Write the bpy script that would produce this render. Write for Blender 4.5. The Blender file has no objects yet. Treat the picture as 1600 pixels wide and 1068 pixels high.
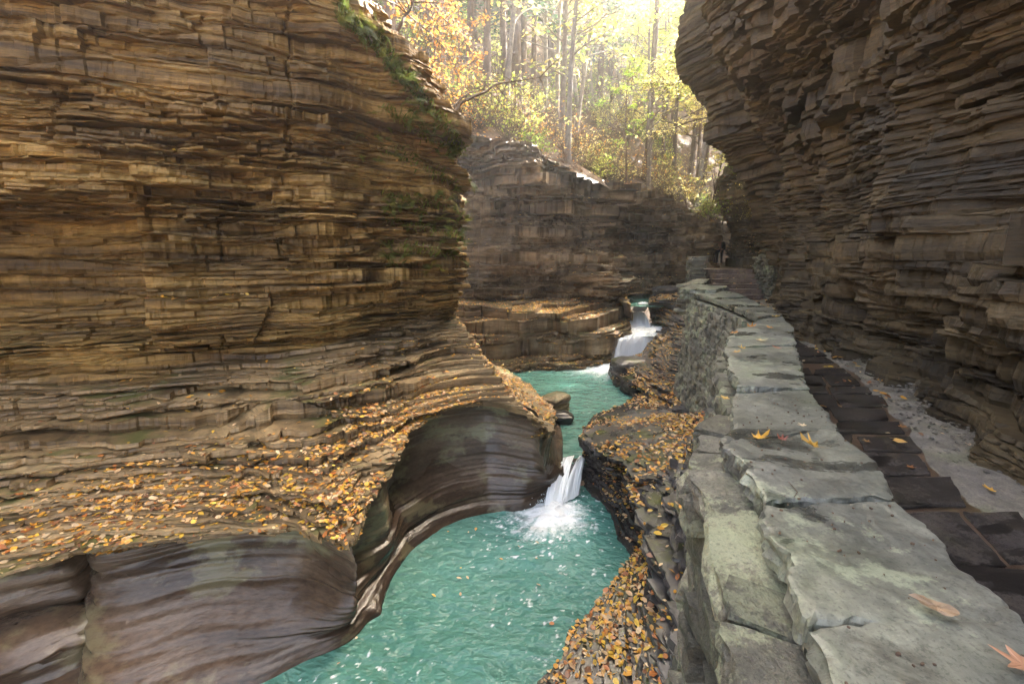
import bpy, bmesh, math, random
import numpy as np
from mathutils import Vector, Matrix
from mathutils.bvhtree import BVHTree
from mathutils.kdtree import KDTree
R = math.radians
random.seed(7)
scn = bpy.context.scene
COL = scn.collection

# ------------------------------------------------------------------ camera, sky, sun, exposure
CAMZ = 1.7
PITCH = R(10.67)
cam_d = bpy.data.cameras.new('camera'); cam = bpy.data.objects.new('camera', cam_d); COL.objects.link(cam)
cam_d.lens = 16.0; cam_d.sensor_width = 36.0; cam_d.clip_start = 0.05; cam_d.clip_end = 1500
cam.location = (0, 0, CAMZ); cam.rotation_euler = (R(90) - PITCH, 0, 0)
scn.camera = cam
SUN_AZ, SUN_EL = 47.0, 42.0          # azimuth measured from +Y towards +X
w = bpy.data.worlds.new('World'); scn.world = w; w.use_nodes = True
nt = w.node_tree; bg = nt.nodes['Background']
sky = nt.nodes.new('ShaderNodeTexSky'); sky.sky_type = 'NISHITA'; sky.sun_disc = False
sky.sun_elevation = R(SUN_EL); sky.sun_rotation = R(SUN_AZ); sky.dust_density = 8.0; sky.air_density = 0.8; sky.ozone_density = 0.2
wb = nt.nodes.new('ShaderNodeMix'); wb.data_type = 'RGBA'; wb.blend_type = 'MULTIPLY'; wb.inputs[0].default_value = 1.0
wb.inputs[7].default_value = (1.08, 1.0, .86, 1)      # daylight balance of the photograph
nt.links.new(sky.outputs[0], wb.inputs[6]); nt.links.new(wb.outputs[2], bg.inputs[0]); bg.inputs[1].default_value = 0.15
sd = bpy.data.lights.new('sun', 'SUN'); sd.energy = 5.0; sd.angle = R(0.6); sd.color = (1.0, 0.95, 0.87)
so = bpy.data.objects.new('sun', sd); COL.objects.link(so)
sdir = Vector((math.sin(R(SUN_AZ)) * math.cos(R(SUN_EL)), math.cos(R(SUN_AZ)) * math.cos(R(SUN_EL)), math.sin(R(SUN_EL))))
so.rotation_euler = sdir.to_track_quat('Z', 'Y').to_euler(); so.location = (10, 20, 40)
scn.view_settings.view_transform = 'Standard'; scn.view_settings.look = 'None'
scn.view_settings.exposure = 3.45; scn.view_settings.gamma = 1.0; scn.view_settings.use_curve_mapping = False
scn.cycles.max_bounces = 7; scn.cycles.diffuse_bounces = 3; scn.cycles.glossy_bounces = 2
scn.cycles.transparent_max_bounces = 12; scn.cycles.volume_bounces = 1; scn.cycles.transmission_bounces = 3
scn.cycles.use_denoising = True

# ------------------------------------------------------------------ small maths helpers
SP, CP = math.sin(PITCH), math.cos(PITCH)
def at(px, py, z=None, Y=None):
    """a direction seen in the photograph turned into a world point on a level z or at a distance Y"""
    xc, yc = (px - 800) / 711.1, (534 - py) / 711.1
    d = (xc, CP + yc * SP, -SP + yc * CP)
    t = (z - CAMZ) / d[2] if z is not None else Y / d[1]
    return np.array((d[0] * t, d[1] * t, CAMZ + d[2] * t))

def _h(ix, iy, iz, seed):
    ix = ix.astype(np.int64); iy = iy.astype(np.int64); iz = iz.astype(np.int64)
    n = (ix * 374761393 + iy * 668265263 + iz * 2147483647 + seed * 1274126177) & 0xFFFFFFFF
    n = ((n ^ (n >> 13)) * 1274126177) & 0xFFFFFFFF
    n = ((n ^ (n >> 16)) * 2246822519) & 0xFFFFFFFF
    n = n ^ (n >> 15)
    return (n & 0xFFFFFF) / float(0xFFFFFF)
def vn(x, y=0.0, z=0.0, seed=0):
    x, y, z = np.broadcast_arrays(np.asarray(x, float), np.asarray(y, float), np.asarray(z, float))
    x0, y0, z0 = np.floor(x), np.floor(y), np.floor(z)
    fx, fy, fz = x - x0, y - y0, z - z0
    fx, fy, fz = [f * f * (3 - 2 * f) for f in (fx, fy, fz)]
    r = 0
    for a in (0, 1):
        for b in (0, 1):
            for c in (0, 1):
                r = r + _h(x0 + a, y0 + b, z0 + c, seed) * (fx if a else 1 - fx) * (fy if b else 1 - fy) * (fz if c else 1 - fz)
    return r * 2 - 1
def fbm(x, y=0.0, z=0.0, seed=0, oct=4):
    s, a, t = 0, 1.0, 0
    x = np.asarray(x, float); y = np.asarray(y, float); z = np.asarray(z, float)
    for i in range(oct):
        s = s + a * vn(x * 2 ** i, y * 2 ** i, z * 2 ** i, seed + i * 17); t += a; a *= 0.5
    return s / t
def cell(x, k, seed):
    """blocky 1-D noise: constant inside irregular cells"""
    k = np.asarray(k, float)
    x = x + 0.35 * vn(x * 0.7, k, 3.3, seed + 5)
    return _h(np.floor(x), k + np.zeros_like(x), np.zeros_like(x), seed)
def catmull(P, n):
    """P (J,K,3) -> (J, (K-1)*n+1, 3)"""
    J, K, _ = P.shape
    out = []
    ext = np.concatenate([2 * P[:, :1] - P[:, 1:2], P, 2 * P[:, -1:] - P[:, -2:-1]], 1)
    t = np.linspace(0, 1, n, endpoint=False)[None, :, None]
    for i in range(K - 1):
        p0, p1, p2, p3 = [ext[:, i + j][:, None, :] for j in range(4)]
        c = 0.5 * ((2 * p1) + (-p0 + p2) * t + (2 * p0 - 5 * p1 + 4 * p2 - p3) * t ** 2 + (-p0 + 3 * p1 - 3 * p2 + p3) * t ** 3)
        l = p1 + (p2 - p1) * t
        out.append(0.7 * c + 0.3 * l)
    out.append(P[:, -1:])
    return np.concatenate(out, 1)

# ------------------------------------------------------------------ object helpers
def tag(o, label=None, cat=None, group=None, kind=None):
    if label: o['label'] = label
    if cat: o['category'] = cat
    if group: o['group'] = group
    if kind: o['kind'] = kind
    return o
def empty(name, loc=(0, 0, 0), rz=0, **k):
    o = bpy.data.objects.new(name, None); COL.objects.link(o)
    o.location = loc; o.rotation_euler = (0, 0, rz); o.empty_display_size = .1
    return tag(o, **k)
def link(name, me, mat=None, parent=None, loc=None, rot=None, scale=None, **k):
    o = bpy.data.objects.new(name, me); COL.objects.link(o)
    if mat is not None and len(me.materials) == 0: me.materials.append(mat)
    if parent is not None: o.parent = parent
    if loc is not None: o.location = loc
    if rot is not None: o.rotation_euler = rot
    if scale is not None: o.scale = scale if hasattr(scale, '__len__') else (scale,) * 3
    return tag(o, **k)
def mesh_np(name, V, F, smooth=False, col=None):
    """V (n,3); F (m,4) or (m,3) ints"""
    V = np.asarray(V, np.float32); F = np.asarray(F, np.int32)
    me = bpy.data.meshes.new(name)
    me.vertices.add(len(V)); me.vertices.foreach_set('co', V.ravel())
    m, c = F.shape
    me.loops.add(m * c); me.loops.foreach_set('vertex_index', F.ravel())
    me.polygons.add(m); me.polygons.foreach_set('loop_start', np.arange(0, m * c, c, dtype=np.int32))
    me.polygons.foreach_set('loop_total', np.full(m, c, np.int32))
    me.polygons.foreach_set('use_smooth', np.full(m, smooth))
    me.update(calc_edges=True)
    if col is not None:
        a = me.color_attributes.new('col', 'FLOAT_COLOR', 'POINT')
        c4 = np.ones((len(V), 4), np.float32); c4[:, :3] = col
        a.data.foreach_set('color', c4.ravel())
    return me
def grid_faces(nr, nc, flip=False):
    i = np.arange(nr * nc).reshape(nr, nc)
    a, b, c, d = i[:-1, :-1], i[:-1, 1:], i[1:, 1:], i[1:, :-1]
    F = np.stack([a, b, c, d], -1).reshape(-1, 4)
    return F[:, ::-1] if flip else F

# ------------------------------------------------------------------ materials
def new_mat(name):
    m = bpy.data.materials.new(name); m.use_nodes = True
    n = m.node_tree.nodes; l = m.node_tree.links
    return m, n, l, n['Principled BSDF']
def N(n, t, **k):
    x = n.new(t)
    for a, b in k.items():
        if a in ('operation', 'blend_type', 'data_type', 'interpolation', 'noise_dimensions', 'feature', 'distance'): setattr(x, a, b)
    return x
def mapped(n, l, sc, src=None, rot=(0, 0, 0)):
    mp = n.new('ShaderNodeMapping'); mp.inputs['Scale'].default_value = sc; mp.inputs['Rotation'].default_value = rot
    if src is None: src = n.new('ShaderNodeNewGeometry').outputs['Position']
    l.new(src, mp.inputs[0]); return mp.outputs[0]
def noise(n, l, vec, scale=1.0, detail=5.0, rough=0.55, dist=0.0):
    x = n.new('ShaderNodeTexNoise'); x.inputs['Scale'].default_value = scale; x.inputs['Detail'].default_value = detail
    x.inputs['Roughness'].default_value = rough; x.inputs['Distortion'].default_value = dist
    l.new(vec, x.inputs['Vector']); return x.outputs[0]
def ramp(n, l, fac, stops):
    x = n.new('ShaderNodeValToRGB'); cr = x.color_ramp
    while len(cr.elements) < len(stops): cr.elements.new(0.5)
    for e, (p, c) in zip(cr.elements, stops):
        e.position = p; e.color = (c[0], c[1], c[2], 1) if hasattr(c, '__len__') else (c, c, c, 1)
    l.new(fac, x.inputs[0]); return x.outputs[0]
def mixc(n, l, fac, a, b, mode='MIX'):
    x = n.new('ShaderNodeMix'); x.data_type = 'RGBA'; x.blend_type = mode
    for sock, v in ((x.inputs[0], fac), (x.inputs[6], a), (x.inputs[7], b)):
        if hasattr(v, 'is_linked') or hasattr(v, 'links'): l.new(v, sock)
        elif hasattr(v, '__len__'): sock.default_value = (v[0], v[1], v[2], 1)
        elif sock == x.inputs[0]: sock.default_value = v
        else: sock.default_value = (v, v, v, 1)
    return x.outputs[2]
def mth(n, l, op, a, b=None, clamp=False):
    x = n.new('ShaderNodeMath'); x.operation = op; x.use_clamp = clamp
    for i, v in enumerate((a, b)):
        if v is None: continue
        if hasattr(v, 'links'): l.new(v, x.inputs[i])
        else: x.inputs[i].default_value = v
    return x.outputs[0]
def bump(n, l, h, strength, dist, prev=None):
    x = n.new('ShaderNodeBump'); x.inputs['Strength'].default_value = strength; x.inputs['Distance'].default_value = dist
    l.new(h, x.inputs['Height'])
    if prev is not None: l.new(prev, x.inputs['Normal'])
    return x.outputs[0]

def rock_mat(name, pal, moss=0.0, zs=9.0, rough=(0.45, 0.8), bstr=0.6, bd=0.02, wetz=None, moss_col=(0.075, 0.085, 0.022), lichen=None, blot=0.5, lam=0.32):
    """bedded rock: colour runs along the beds, blotches, moss on the treads, a wet foot near the water"""
    m, n, l, b = new_mat(name)
    geo = n.new('ShaderNodeNewGeometry'); P = geo.outputs['Position']
    band = noise(n, l, mapped(n, l, (0.55, 0.55, zs), P), 1.0, 7, 0.6, 0.4)
    big = noise(n, l, mapped(n, l, (0.5, 0.5, 0.9), P), 1.0, 4, 0.6)
    fine = noise(n, l, mapped(n, l, (14, 14, 60), P), 1.0, 5, 0.6)
    c = ramp(n, l, band, [(0.30, pal[0]), (0.45, pal[1]), (0.56, pal[2]), (0.70, pal[3])])
    dk = ramp(n, l, big, [(0.35, 1 - blot), (0.62, 1.0)])
    c = mixc(n, l, 1.0, c, dk, 'MULTIPLY')
    lamn = noise(n, l, mapped(n, l, (1.6, 1.6, zs * 9), P), 1.0, 4, 0.6, 0.25)
    laml = ramp(n, l, lamn, [(0.34, lam), (0.46, 1.0)])
    c = mixc(n, l, 1.0, c, laml, 'MULTIPLY')
    fd = ramp(n, l, fine, [(0.3, 0.66), (0.6, 1.08)])
    c = mixc(n, l, 1.0, c, fd, 'MULTIPLY')
    if lichen:
        lm = noise(n, l, mapped(n, l, (1.3, 1.3, 2.4), P), 1.0, 8, 0.62)
        lf = ramp(n, l, lm, [(0.54, 0.0), (0.60, 0.75)])
        c = mixc(n, l, lf, c, lichen)
    rg = mth(n, l, 'MULTIPLY_ADD', band, rough[1] - rough[0])
    rg.node.inputs[2].default_value = rough[0]
    if moss > 0:
        mn = noise(n, l, mapped(n, l, (1.3, 1.3, 1.6), P), 1.0, 8, 0.68)
        sep = n.new('ShaderNodeSeparateXYZ'); l.new(geo.outputs['Normal'], sep.inputs[0])
        up = mth(n, l, 'MULTIPLY_ADD', sep.outputs[2], 0.12); up.node.inputs[2].default_value = moss - 0.5
        f = mth(n, l, 'ADD', mn, up)
        f = ramp(n, l, f, [(0.50, 0.0), (0.60, 0.85)])
        c = mixc(n, l, f, c, moss_col)
    if wetz is not None:
        sp = n.new('ShaderNodeSeparateXYZ'); l.new(P, sp.inputs[0])
        wn = noise(n, l, mapped(n, l, (1.2, 1.2, 1.2), P), 1.0, 3, 0.5)
        hz = mth(n, l, 'SUBTRACT', sp.outputs[2], wetz); hz = mth(n, l, 'SUBTRACT', hz, wn)
        wf = ramp(n, l, mth(n, l, 'ADD', hz, 0.5), [(0.25, 1.0), (0.75, 0.0)])
        c = mixc(n, l, wf, c, mixc(n, l, 1.0, c, (0.55, 0.48, 0.45), 'MULTIPLY'))
        rg = mixc(n, l, wf, rg, 0.22)
    l.new(c, b.inputs['Base Color']); l.new(rg, b.inputs['Roughness'])
    h = mixc(n, l, 0.45, band, fine)
    nb = bump(n, l, h, bstr, bd); nb = bump(n, l, lamn, .5, .012, nb)
    l.new(nb, b.inputs['Normal'])
    b.inputs['Specular IOR Level'].default_value = 0.45
    return m

M = {}
M['left'] = rock_mat('golden_brown_shale', [(0.06, 0.033, 0.008), (0.19, 0.112, 0.030), (0.33, 0.205, 0.060), (0.47, 0.33, 0.12)], moss=0.33, blot=0.55, bstr=.9)
M['apron'] = rock_mat('ledge_shale', [(0.07, 0.045, 0.022), (0.19, 0.13, 0.064), (0.32, 0.225, 0.112), (0.43, 0.325, 0.18)], moss=0.37, rough=(0.3, 0.7), blot=0.35)
M['sculpt'] = rock_mat('water_worn_rock', [(0.06, 0.042, 0.028), (0.12, 0.088, 0.06), (0.18, 0.136, 0.095), (0.24, 0.19, 0.135)], zs=2.6, rough=(0.25, 0.5), bstr=1.0, bd=0.012, lam=.78, wetz=-2.25, lichen=(0.24, 0.235, 0.14), blot=0.35)
M['right'] = rock_mat('dark_olive_shale', [(0.028, 0.018, 0.008), (0.080, 0.053, 0.024), (0.135, 0.093, 0.044), (0.21, 0.155, 0.082)], zs=5.0, blot=0.55, lam=.7, bstr=0.7, bd=0.03)
M['bank'] = rock_mat('wet_dark_shale', [(0.045, 0.04, 0.04), (0.085, 0.078, 0.078), (0.135, 0.125, 0.12), (0.20, 0.185, 0.175)], moss=0.36, rough=(0.16, 0.42), wetz=-2.2)
M['mid'] = rock_mat('mid_cliff_shale', [(0.055, 0.034, 0.017), (0.15, 0.098, 0.050), (0.26, 0.178, 0.094), (0.38, 0.28, 0.165)], moss=0.38, rough=(0.3, 0.7), zs=3.5, lam=.75, blot=.6)

def stone_mat(name, ca, cb, rough=(0.35, 0.75), sc=3.0, puddle=0.0, lich=None, bstr=0.4, bd=0.01, var=0.25):
    m, n, l, b = new_mat(name)
    tc = n.new('ShaderNodeNewGeometry'); P = tc.outputs['Position']
    a = noise(n, l, mapped(n, l, (sc,) * 3, P), 1.0, 8, 0.65, 0.3)
    f = noise(n, l, mapped(n, l, (sc * 14,) * 3, P), 1.0, 4, 0.6)
    sc2 = noise(n, l, mapped(n, l, (sc * 5, sc * 1.3, sc * 3), P, (0, 0, 0.6)), 1.0, 5, 0.7)
    c = ramp(n, l, a, [(0.32, ca), (0.66, cb)])
    bl = noise(n, l, mapped(n, l, (sc * .45,) * 3, P), 1.0, 6, 0.7, .6)
    c = mixc(n, l, 1.0, c, ramp(n, l, bl, [(0.38, (0.72, 0.72, 0.76)), (0.55, (1.0, 1.0, 0.96)), (0.66, (0.92, 1.0, 0.80))]), 'MULTIPLY')
    c = mixc(n, l, 1.0, c, ramp(n, l, f, [(0.3, 0.75), (0.65, 1.1)]), 'MULTIPLY')
    c = mixc(n, l, 1.0, c, ramp(n, l, sc2, [(0.35, 0.82), (0.6, 1.06)]), 'MULTIPLY')
    oi = n.new('ShaderNodeObjectInfo')
    if lich:
        l1 = noise(n, l, mapped(n, l, (7, 7, 7), P), 1.0, 6, 0.75); l2 = noise(n, l, mapped(n, l, (1.1, 1.1, 1.1), P), 1.0, 3, 0.5)
        c = mixc(n, l, ramp(n, l, mth(n, l, 'ADD', mth(n, l, 'MULTIPLY', l1, .6), mth(n, l, 'MULTIPLY', l2, .4)), [(0.53, 0.0), (0.57, 0.55)]), c, lich)
        l3 = noise(n, l, mapped(n, l, (2.3, 2.3, 2.3), P), 1.0, 7, 0.75, 1.0)
        c = mixc(n, l, ramp(n, l, l3, [(0.34, 0.75), (0.42, 0.0)]), c, (0.075, 0.07, 0.055))
    gr = noise(n, l, mapped(n, l, (90, 90, 90), P), 1.0, 3, 0.7)
    c = mixc(n, l, 1.0, c, ramp(n, l, gr, [(0.36, 0.62), (0.46, 1.0), (0.64, 1.0), (0.72, 1.35)]), 'MULTIPLY')
    v = mth(n, l, 'MULTIPLY_ADD', oi.outputs['Random'], var); v.node.inputs[2].default_value = 1 - var / 2
    c = mixc(n, l, 1.0, c, v, 'MULTIPLY')
    rg = mth(n, l, 'MULTIPLY_ADD', a, rough[1] - rough[0]); rg.node.inputs[2].default_value = rough[0]
    nb = bump(n, l, mixc(n, l, 0.5, f, sc2), bstr, bd)
    if puddle > 0:
        w1 = noise(n, l, mapped(n, l, (1.3, 2.1, 1), P), 1.0, 5, 0.62, 0.5)
        pf = ramp(n, l, w1, [(1 - puddle, 0.0), (1 - puddle + 0.05, 1.0)])
        c = mixc(n, l, pf, c, mixc(n, l, 1.0, c, (0.42, 0.42, 0.42), 'MULTIPLY'))
        rg = mixc(n, l, pf, rg, 0.12)
    l.new(c, b.inputs['Base Color']); l.new(rg, b.inputs['Roughness']); l.new(nb, b.inputs['Normal'])
    return m
M['cap'] = stone_mat('grey_green_flagstone', (0.105, 0.108, 0.088), (0.255, 0.255, 0.21), rough=(0.25, 0.6), sc=2.6, puddle=0.44, lich=(.33, .36, .25), bstr=0.8, bd=0.008, var=0.25)
M['wall_stone'] = stone_mat('grey_wall_stone', (0.075, 0.072, 0.054), (0.21, 0.195, 0.15), rough=(0.35, 0.75), sc=5, lich=(.30, .32, .20), bstr=1.0, bd=0.025, var=0.7)
M['mortar'] = stone_mat('dark_mortar', (0.05, 0.045, 0.035), (0.09, 0.08, 0.06), sc=6)
M['flag'] = stone_mat('wet_dark_flagstone', (0.042, 0.036, 0.033), (0.095, 0.080, 0.072), rough=(0.12, 0.34), sc=3, puddle=0.46, bstr=0.45, bd=0.008, var=0.35)
M['joint'] = stone_mat('brown_wet_joint_dirt', (0.09, 0.056, 0.036), (0.20, 0.13, 0.088), rough=(0.15, 0.6), sc=5, puddle=0.35, bstr=0.6, bd=0.015)
M['dirt'] = stone_mat('grey_sandy_dirt', (0.15, 0.128, 0.10), (0.32, 0.28, 0.235), rough=(0.6, 0.9), sc=4, bstr=0.8, bd=0.02)
M['step'] = stone_mat('reddish_step_stone', (0.17, 0.12, 0.10), (0.34, 0.26, 0.22), rough=(0.3, 0.7), sc=4)
M['soil'] = stone_mat('forest_soil_and_leaves', (0.055, 0.033, 0.018), (0.22, 0.12, 0.055), rough=(0.8, 0.95), sc=2.5, bstr=0.9, bd=0.08)
M['bark'] = stone_mat('brown_bark', (0.085, 0.05, 0.032), (0.19, 0.12, 0.078), rough=(0.7, 0.95), sc=5, bstr=0.8, bd=0.03, var=0.5)
M['pale_bark'] = stone_mat('pale_grey_bark', (0.17, 0.14, 0.115), (0.32, 0.27, 0.23), rough=(0.7, 0.95), sc=6, var=0.3)
M['twig'] = stone_mat('twig_brown', (0.09, 0.06, 0.04), (0.20, 0.14, 0.10), rough=(0.7, 0.9), sc=8, var=0.4)

def leaf_mat(name, trans=0.5, gloss=0.5, vary=0.25):
    m, n, l, b = new_mat(name)
    at_ = n.new('ShaderNodeAttribute'); at_.attribute_name = 'col'
    oi = n.new('ShaderNodeObjectInfo')
    v = mth(n, l, 'MULTIPLY_ADD', oi.outputs['Random'], vary); v.node.inputs[2].default_value = 1 - vary / 2
    c = mixc(n, l, 1.0, at_.outputs['Color'], v, 'MULTIPLY')
    l.new(c, b.inputs['Base Color']); b.inputs['Roughness'].default_value = gloss
    tr = n.new('ShaderNodeBsdfTranslucent'); l.new(c, tr.inputs[0])
    mx = n.new('ShaderNodeMixShader'); mx.inputs[0].default_value = trans
    l.new(b.outputs[0], mx.inputs[1]); l.new(tr.outputs[0], mx.inputs[2])
    l.new(mx.outputs[0], n['Material Output'].inputs[0])
    return m
M['litter'] = leaf_mat('fallen_leaf_skin', 0.15, 0.4, 0.3)
M['leaf'] = leaf_mat('living_leaf_skin', 0.6, 0.55, 0.35)

def plain(name, c, r=0.7):
    m, n, l, b = new_mat(name)
    f = noise(n, l, mapped(n, l, (9, 9, 9)), 1.0, 4, 0.6)
    l.new(mixc(n, l, 1.0, c, ramp(n, l, f, [(0.3, 0.8), (0.7, 1.15)]), 'MULTIPLY'), b.inputs['Base Color'])
    b.inputs['Roughness'].default_value = r
    return m

# ------------------------------------------------------------------ the bedded rock builder
LEDGES = []      # upward-facing bits of rock where leaves can lie: (centre, normal, area, zone)
def make_beds(z0, z1, med, rng, thick=(), hi=0.5):
    zs = [z0]
    while zs[-1] < z1:
        t = med * math.exp(rng.normal(0, hi) + .75 * float(vn(zs[-1] * 1.7, 0, 0, 909)))
        z = zs[-1] + max(0.3 * med, min(t, 4 * med))
        for a, b in thick:
            if zs[-1] < a <= z: zs.append(a); z = b
        zs.append(z)
    return np.array(zs)

def rows_from_levels(levels, dpx, dmin, dmax, sfrom=None):
    L = np.array(levels, float)
    F = catmull(L, 60)
    c = F[:, :, :2].mean(0) if sfrom is None else F[sfrom, :, :2]
    seg = np.hypot(*np.diff(c, axis=0).T); s = np.concatenate([[0], np.cumsum(seg)])
    dist = np.maximum(np.hypot(c[:, 0], c[:, 1]), 0.8)
    want = np.clip(dpx * dist, dmin, dmax)
    dens = np.concatenate([[0], np.cumsum(seg / want[1:])])
    Mn = int(dens[-1]) + 1
    u = np.interp(np.linspace(0, dens[-1], Mn), dens, np.arange(len(s)))
    i0 = np.clip(np.floor(u).astype(int), 0, len(s) - 2); f = (u - i0)[None, :, None]
    P = F[:, i0] * (1 - f) + F[:, i0 + 1] * f
    S = np.interp(u, np.arange(len(s)), s)
    cc = np.stack([np.interp(u, np.arange(len(s)), c[:, k]) for k in (0, 1)], 1)
    T = np.gradient(cc, axis=0); k = max(3, int(0.02 * Mn)); ker = np.ones(k) / k
    T = np.stack([np.convolve(np.pad(T[:, j], k, mode='edge'), ker, 'same')[k:-k] for j in (0, 1)], 1)
    T /= np.hypot(T[:, 0], T[:, 1])[:, None] + 1e-9
    return P, S, T, u / 60.0

def strata(name, levels, side, mat, beds, dpx=0.0030, dmin=0.012, dmax=0.09, a_block=0.05, a_pack=0.12, a_fine=0.012, a_big=0.12, a_warp=0.5,
           jag=0.014, seed=1, feat=None, zone=None, sfrom=None, packn=5, joint=0.0, wedge_k=.75, mat2=None, calm=1.3, smooth=False, dipx=0.0, blk=1.0, fade=None, **k):
    """levels: lists of (x, y, z), bottom to top, one point per station; side = +1: open side right of the walking direction"""
    P, S, T, U = rows_from_levels(levels, dpx, dmin, dmax, sfrom)
    J, C, _ = P.shape
    nrm = np.stack([T[:, 1], -T[:, 0]], 1) * side
    zlo, zhi = P[0, :, 2], P[-1, :, 2]
    nb = len(beds) - 1; K = np.arange(nb)[:, None]
    s = S[None, :]
    warp = 0.05 * fbm(s * 0.25, 0, 0, seed + 1, 3) + dipx * (s - S.mean())
    a_warp = a_warp * (1 + .9 * vn(s * .3, np.arange(nb + 1)[:, None] * .13, 2, seed + 19))
    edge = beds[:, None] + warp + .035 * fbm(s * .7, np.arange(nb + 1)[:, None] * .12, 0, seed + 20, 3) + a_warp * np.concatenate([[0.03], np.diff(beds)])[:, None] * vn(s * 0.9, np.arange(nb + 1)[:, None] * 1.7, 0, seed + 2)
    edge = np.maximum.accumulate(edge, 0)
    zb, zt = edge[:-1], edge[1:]
    th = zt - zb
    # how far each bed stands proud
    L1 = 0.12 + 0.5 * _h(K + np.zeros((1, 1)), K * 0., K * 0., seed + 3)
    L1 = L1 * blk * (0.6 + 5 * np.diff(beds)[:, None])
    c1 = cell(s / L1 + K * 3.7, K, seed + 4)
    pk = (K + (3 * vn(s * 0.35, K * 0.0, 0, seed + 9)).astype(int)) // packn
    c2 = cell(s / (0.9 * blk) + pk * 1.3, pk.astype(float), seed + 6)
    c3 = cell(s / (0.33 * blk) + (K // 2) * 2.3, K // 2, seed + 16)
    sx = s / L1 + K * 3.7 + 0.35 * vn((s / L1 + K * 3.7) * 0.7, K + 0 * s, 3.3, seed + 9)
    fr_ = sx - np.floor(sx); dr_ = _h(np.floor(sx), K + 0 * s, K * 0. + 2, seed + 18) > .5
    fr_ = np.where(dr_, fr_, 1 - fr_)
    wedge = (1 - fr_) ** .7 * c1
    pr = wedge_k * a_block * 2.2 * (wedge - .35) + (1 - wedge_k) * a_block * (c1 - 0.5) * 1.2 + a_block * .7 * (c3 - .5) + a_pack * (c2 - 0.5) + a_block * 0.8 * vn(s / 0.25, K * 1.0, 0, seed + 7)
    pr = pr - a_block * 1.6 * (_h(K + 0 * s, np.floor(s / 1.7 + K * .37), K * 0. + 0 * s, seed + 8) > 0.86)
    pr += jag * vn(s / 0.035, K * 5.1, 0, seed + 10) + jag * 0.8 * vn(s / 0.09, K * 5.1, 4, seed + 11)
    if calm: pr = pr * np.clip(.85 + calm * fbm(s * .45, K * .06, 0, seed + 30, 3), .18, 1.6)
    if joint:
        jt = vn(s * 0.9 + .05 * vn(K * .3 + 0 * s, 0, 0, seed), K * 0.012, 0, seed + 12)
        pr = pr - joint * np.exp(-(np.abs(jt) / 0.018) ** 2) * (vn(s * .5, K * .05, 3, seed + 21) > -.1)
    zm = 0.5 * (zb + zt)
    X = np.empty((nb, C)); Y = np.empty((nb, C))
    for j in range(C):
        X[:, j] = np.interp(zm[:, j], P[:, j, 2], P[:, j, 0]); Y[:, j] = np.interp(zm[:, j], P[:, j, 2], P[:, j, 1])
    big = a_big * fbm(X * 0.6, Y * 0.6, zm * 0.6, seed + 13, 4) * 1.8
    pr = pr + big
    if feat is not None: pr = feat(S[None, :] + 0 * zm, zm, X, Y, pr)
    if fade is not None: pr = pr * fade(X, Y, zm)
    rows = []; rz = []
    tops = _h(K + 0 * s, np.floor(s / 0.11), K * 0., seed + 14)
    for q in range(3):
        if q == 0: o = pr - np.minimum(0.35 * th, 0.03) * (0.4 + tops); z = zb + 0.02 * th
        elif q == 1: o = pr + a_fine * vn(s / 0.05, K * 9., 7, seed + 15); z = zb + 0.35 * th
        else: o = pr - np.minimum(0.25 * th, 0.02) * (0.3 + tops); z = zt - 0.02 * th
        rows.append(o); rz.append(z)
    O = np.stack(rows, 1).reshape(nb * 3, C); Z = np.stack(rz, 1).reshape(nb * 3, C)
    X3 = np.repeat(X, 3, 0); Y3 = np.repeat(Y, 3, 0)
    V = np.stack([X3 + nrm[None, :, 0] * O, Y3 + nrm[None, :, 1] * O, Z], -1)
    lo = Z < zlo[None, :]; hi_ = Z > zhi[None, :]
    ok = ~(lo | hi_)
    F = grid_faces(nb * 3, C, flip=(side < 0))
    okf = ok.ravel()[F].all(1)
    F = F[okf]
    used = np.unique(F); remap = np.full(V.shape[0] * V.shape[1], -1); remap[used] = np.arange(len(used))
    VV = V.reshape(-1, 3)[used]; F = remap[F]
    me = mesh_np(name, VV, F, smooth)
    o = link(name, me, mat, **k)
    if mat2 is not None:
        me.materials.append(mat2[0]); me.polygons.foreach_set('material_index', mat2[1](VV[F].mean(1)).astype(np.int32)); me.update()
    if zone:
        a, b_, c_, d_ = [VV[F[:, i]] for i in range(4)]
        nn = np.cross(c_ - a, d_ - b_); ar = np.linalg.norm(nn, axis=1) + 1e-12; nn /= ar[:, None]
        nn *= np.sign(nn[:, 2:3])
        okz = (nn[:, 2] > 0.55)
        LEDGES.append((0.25 * (a + b_ + c_ + d_)[okz], nn[okz], 0.5 * ar[okz], a[okz], b_[okz], c_[okz], d_[okz], zone))
    return o

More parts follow.
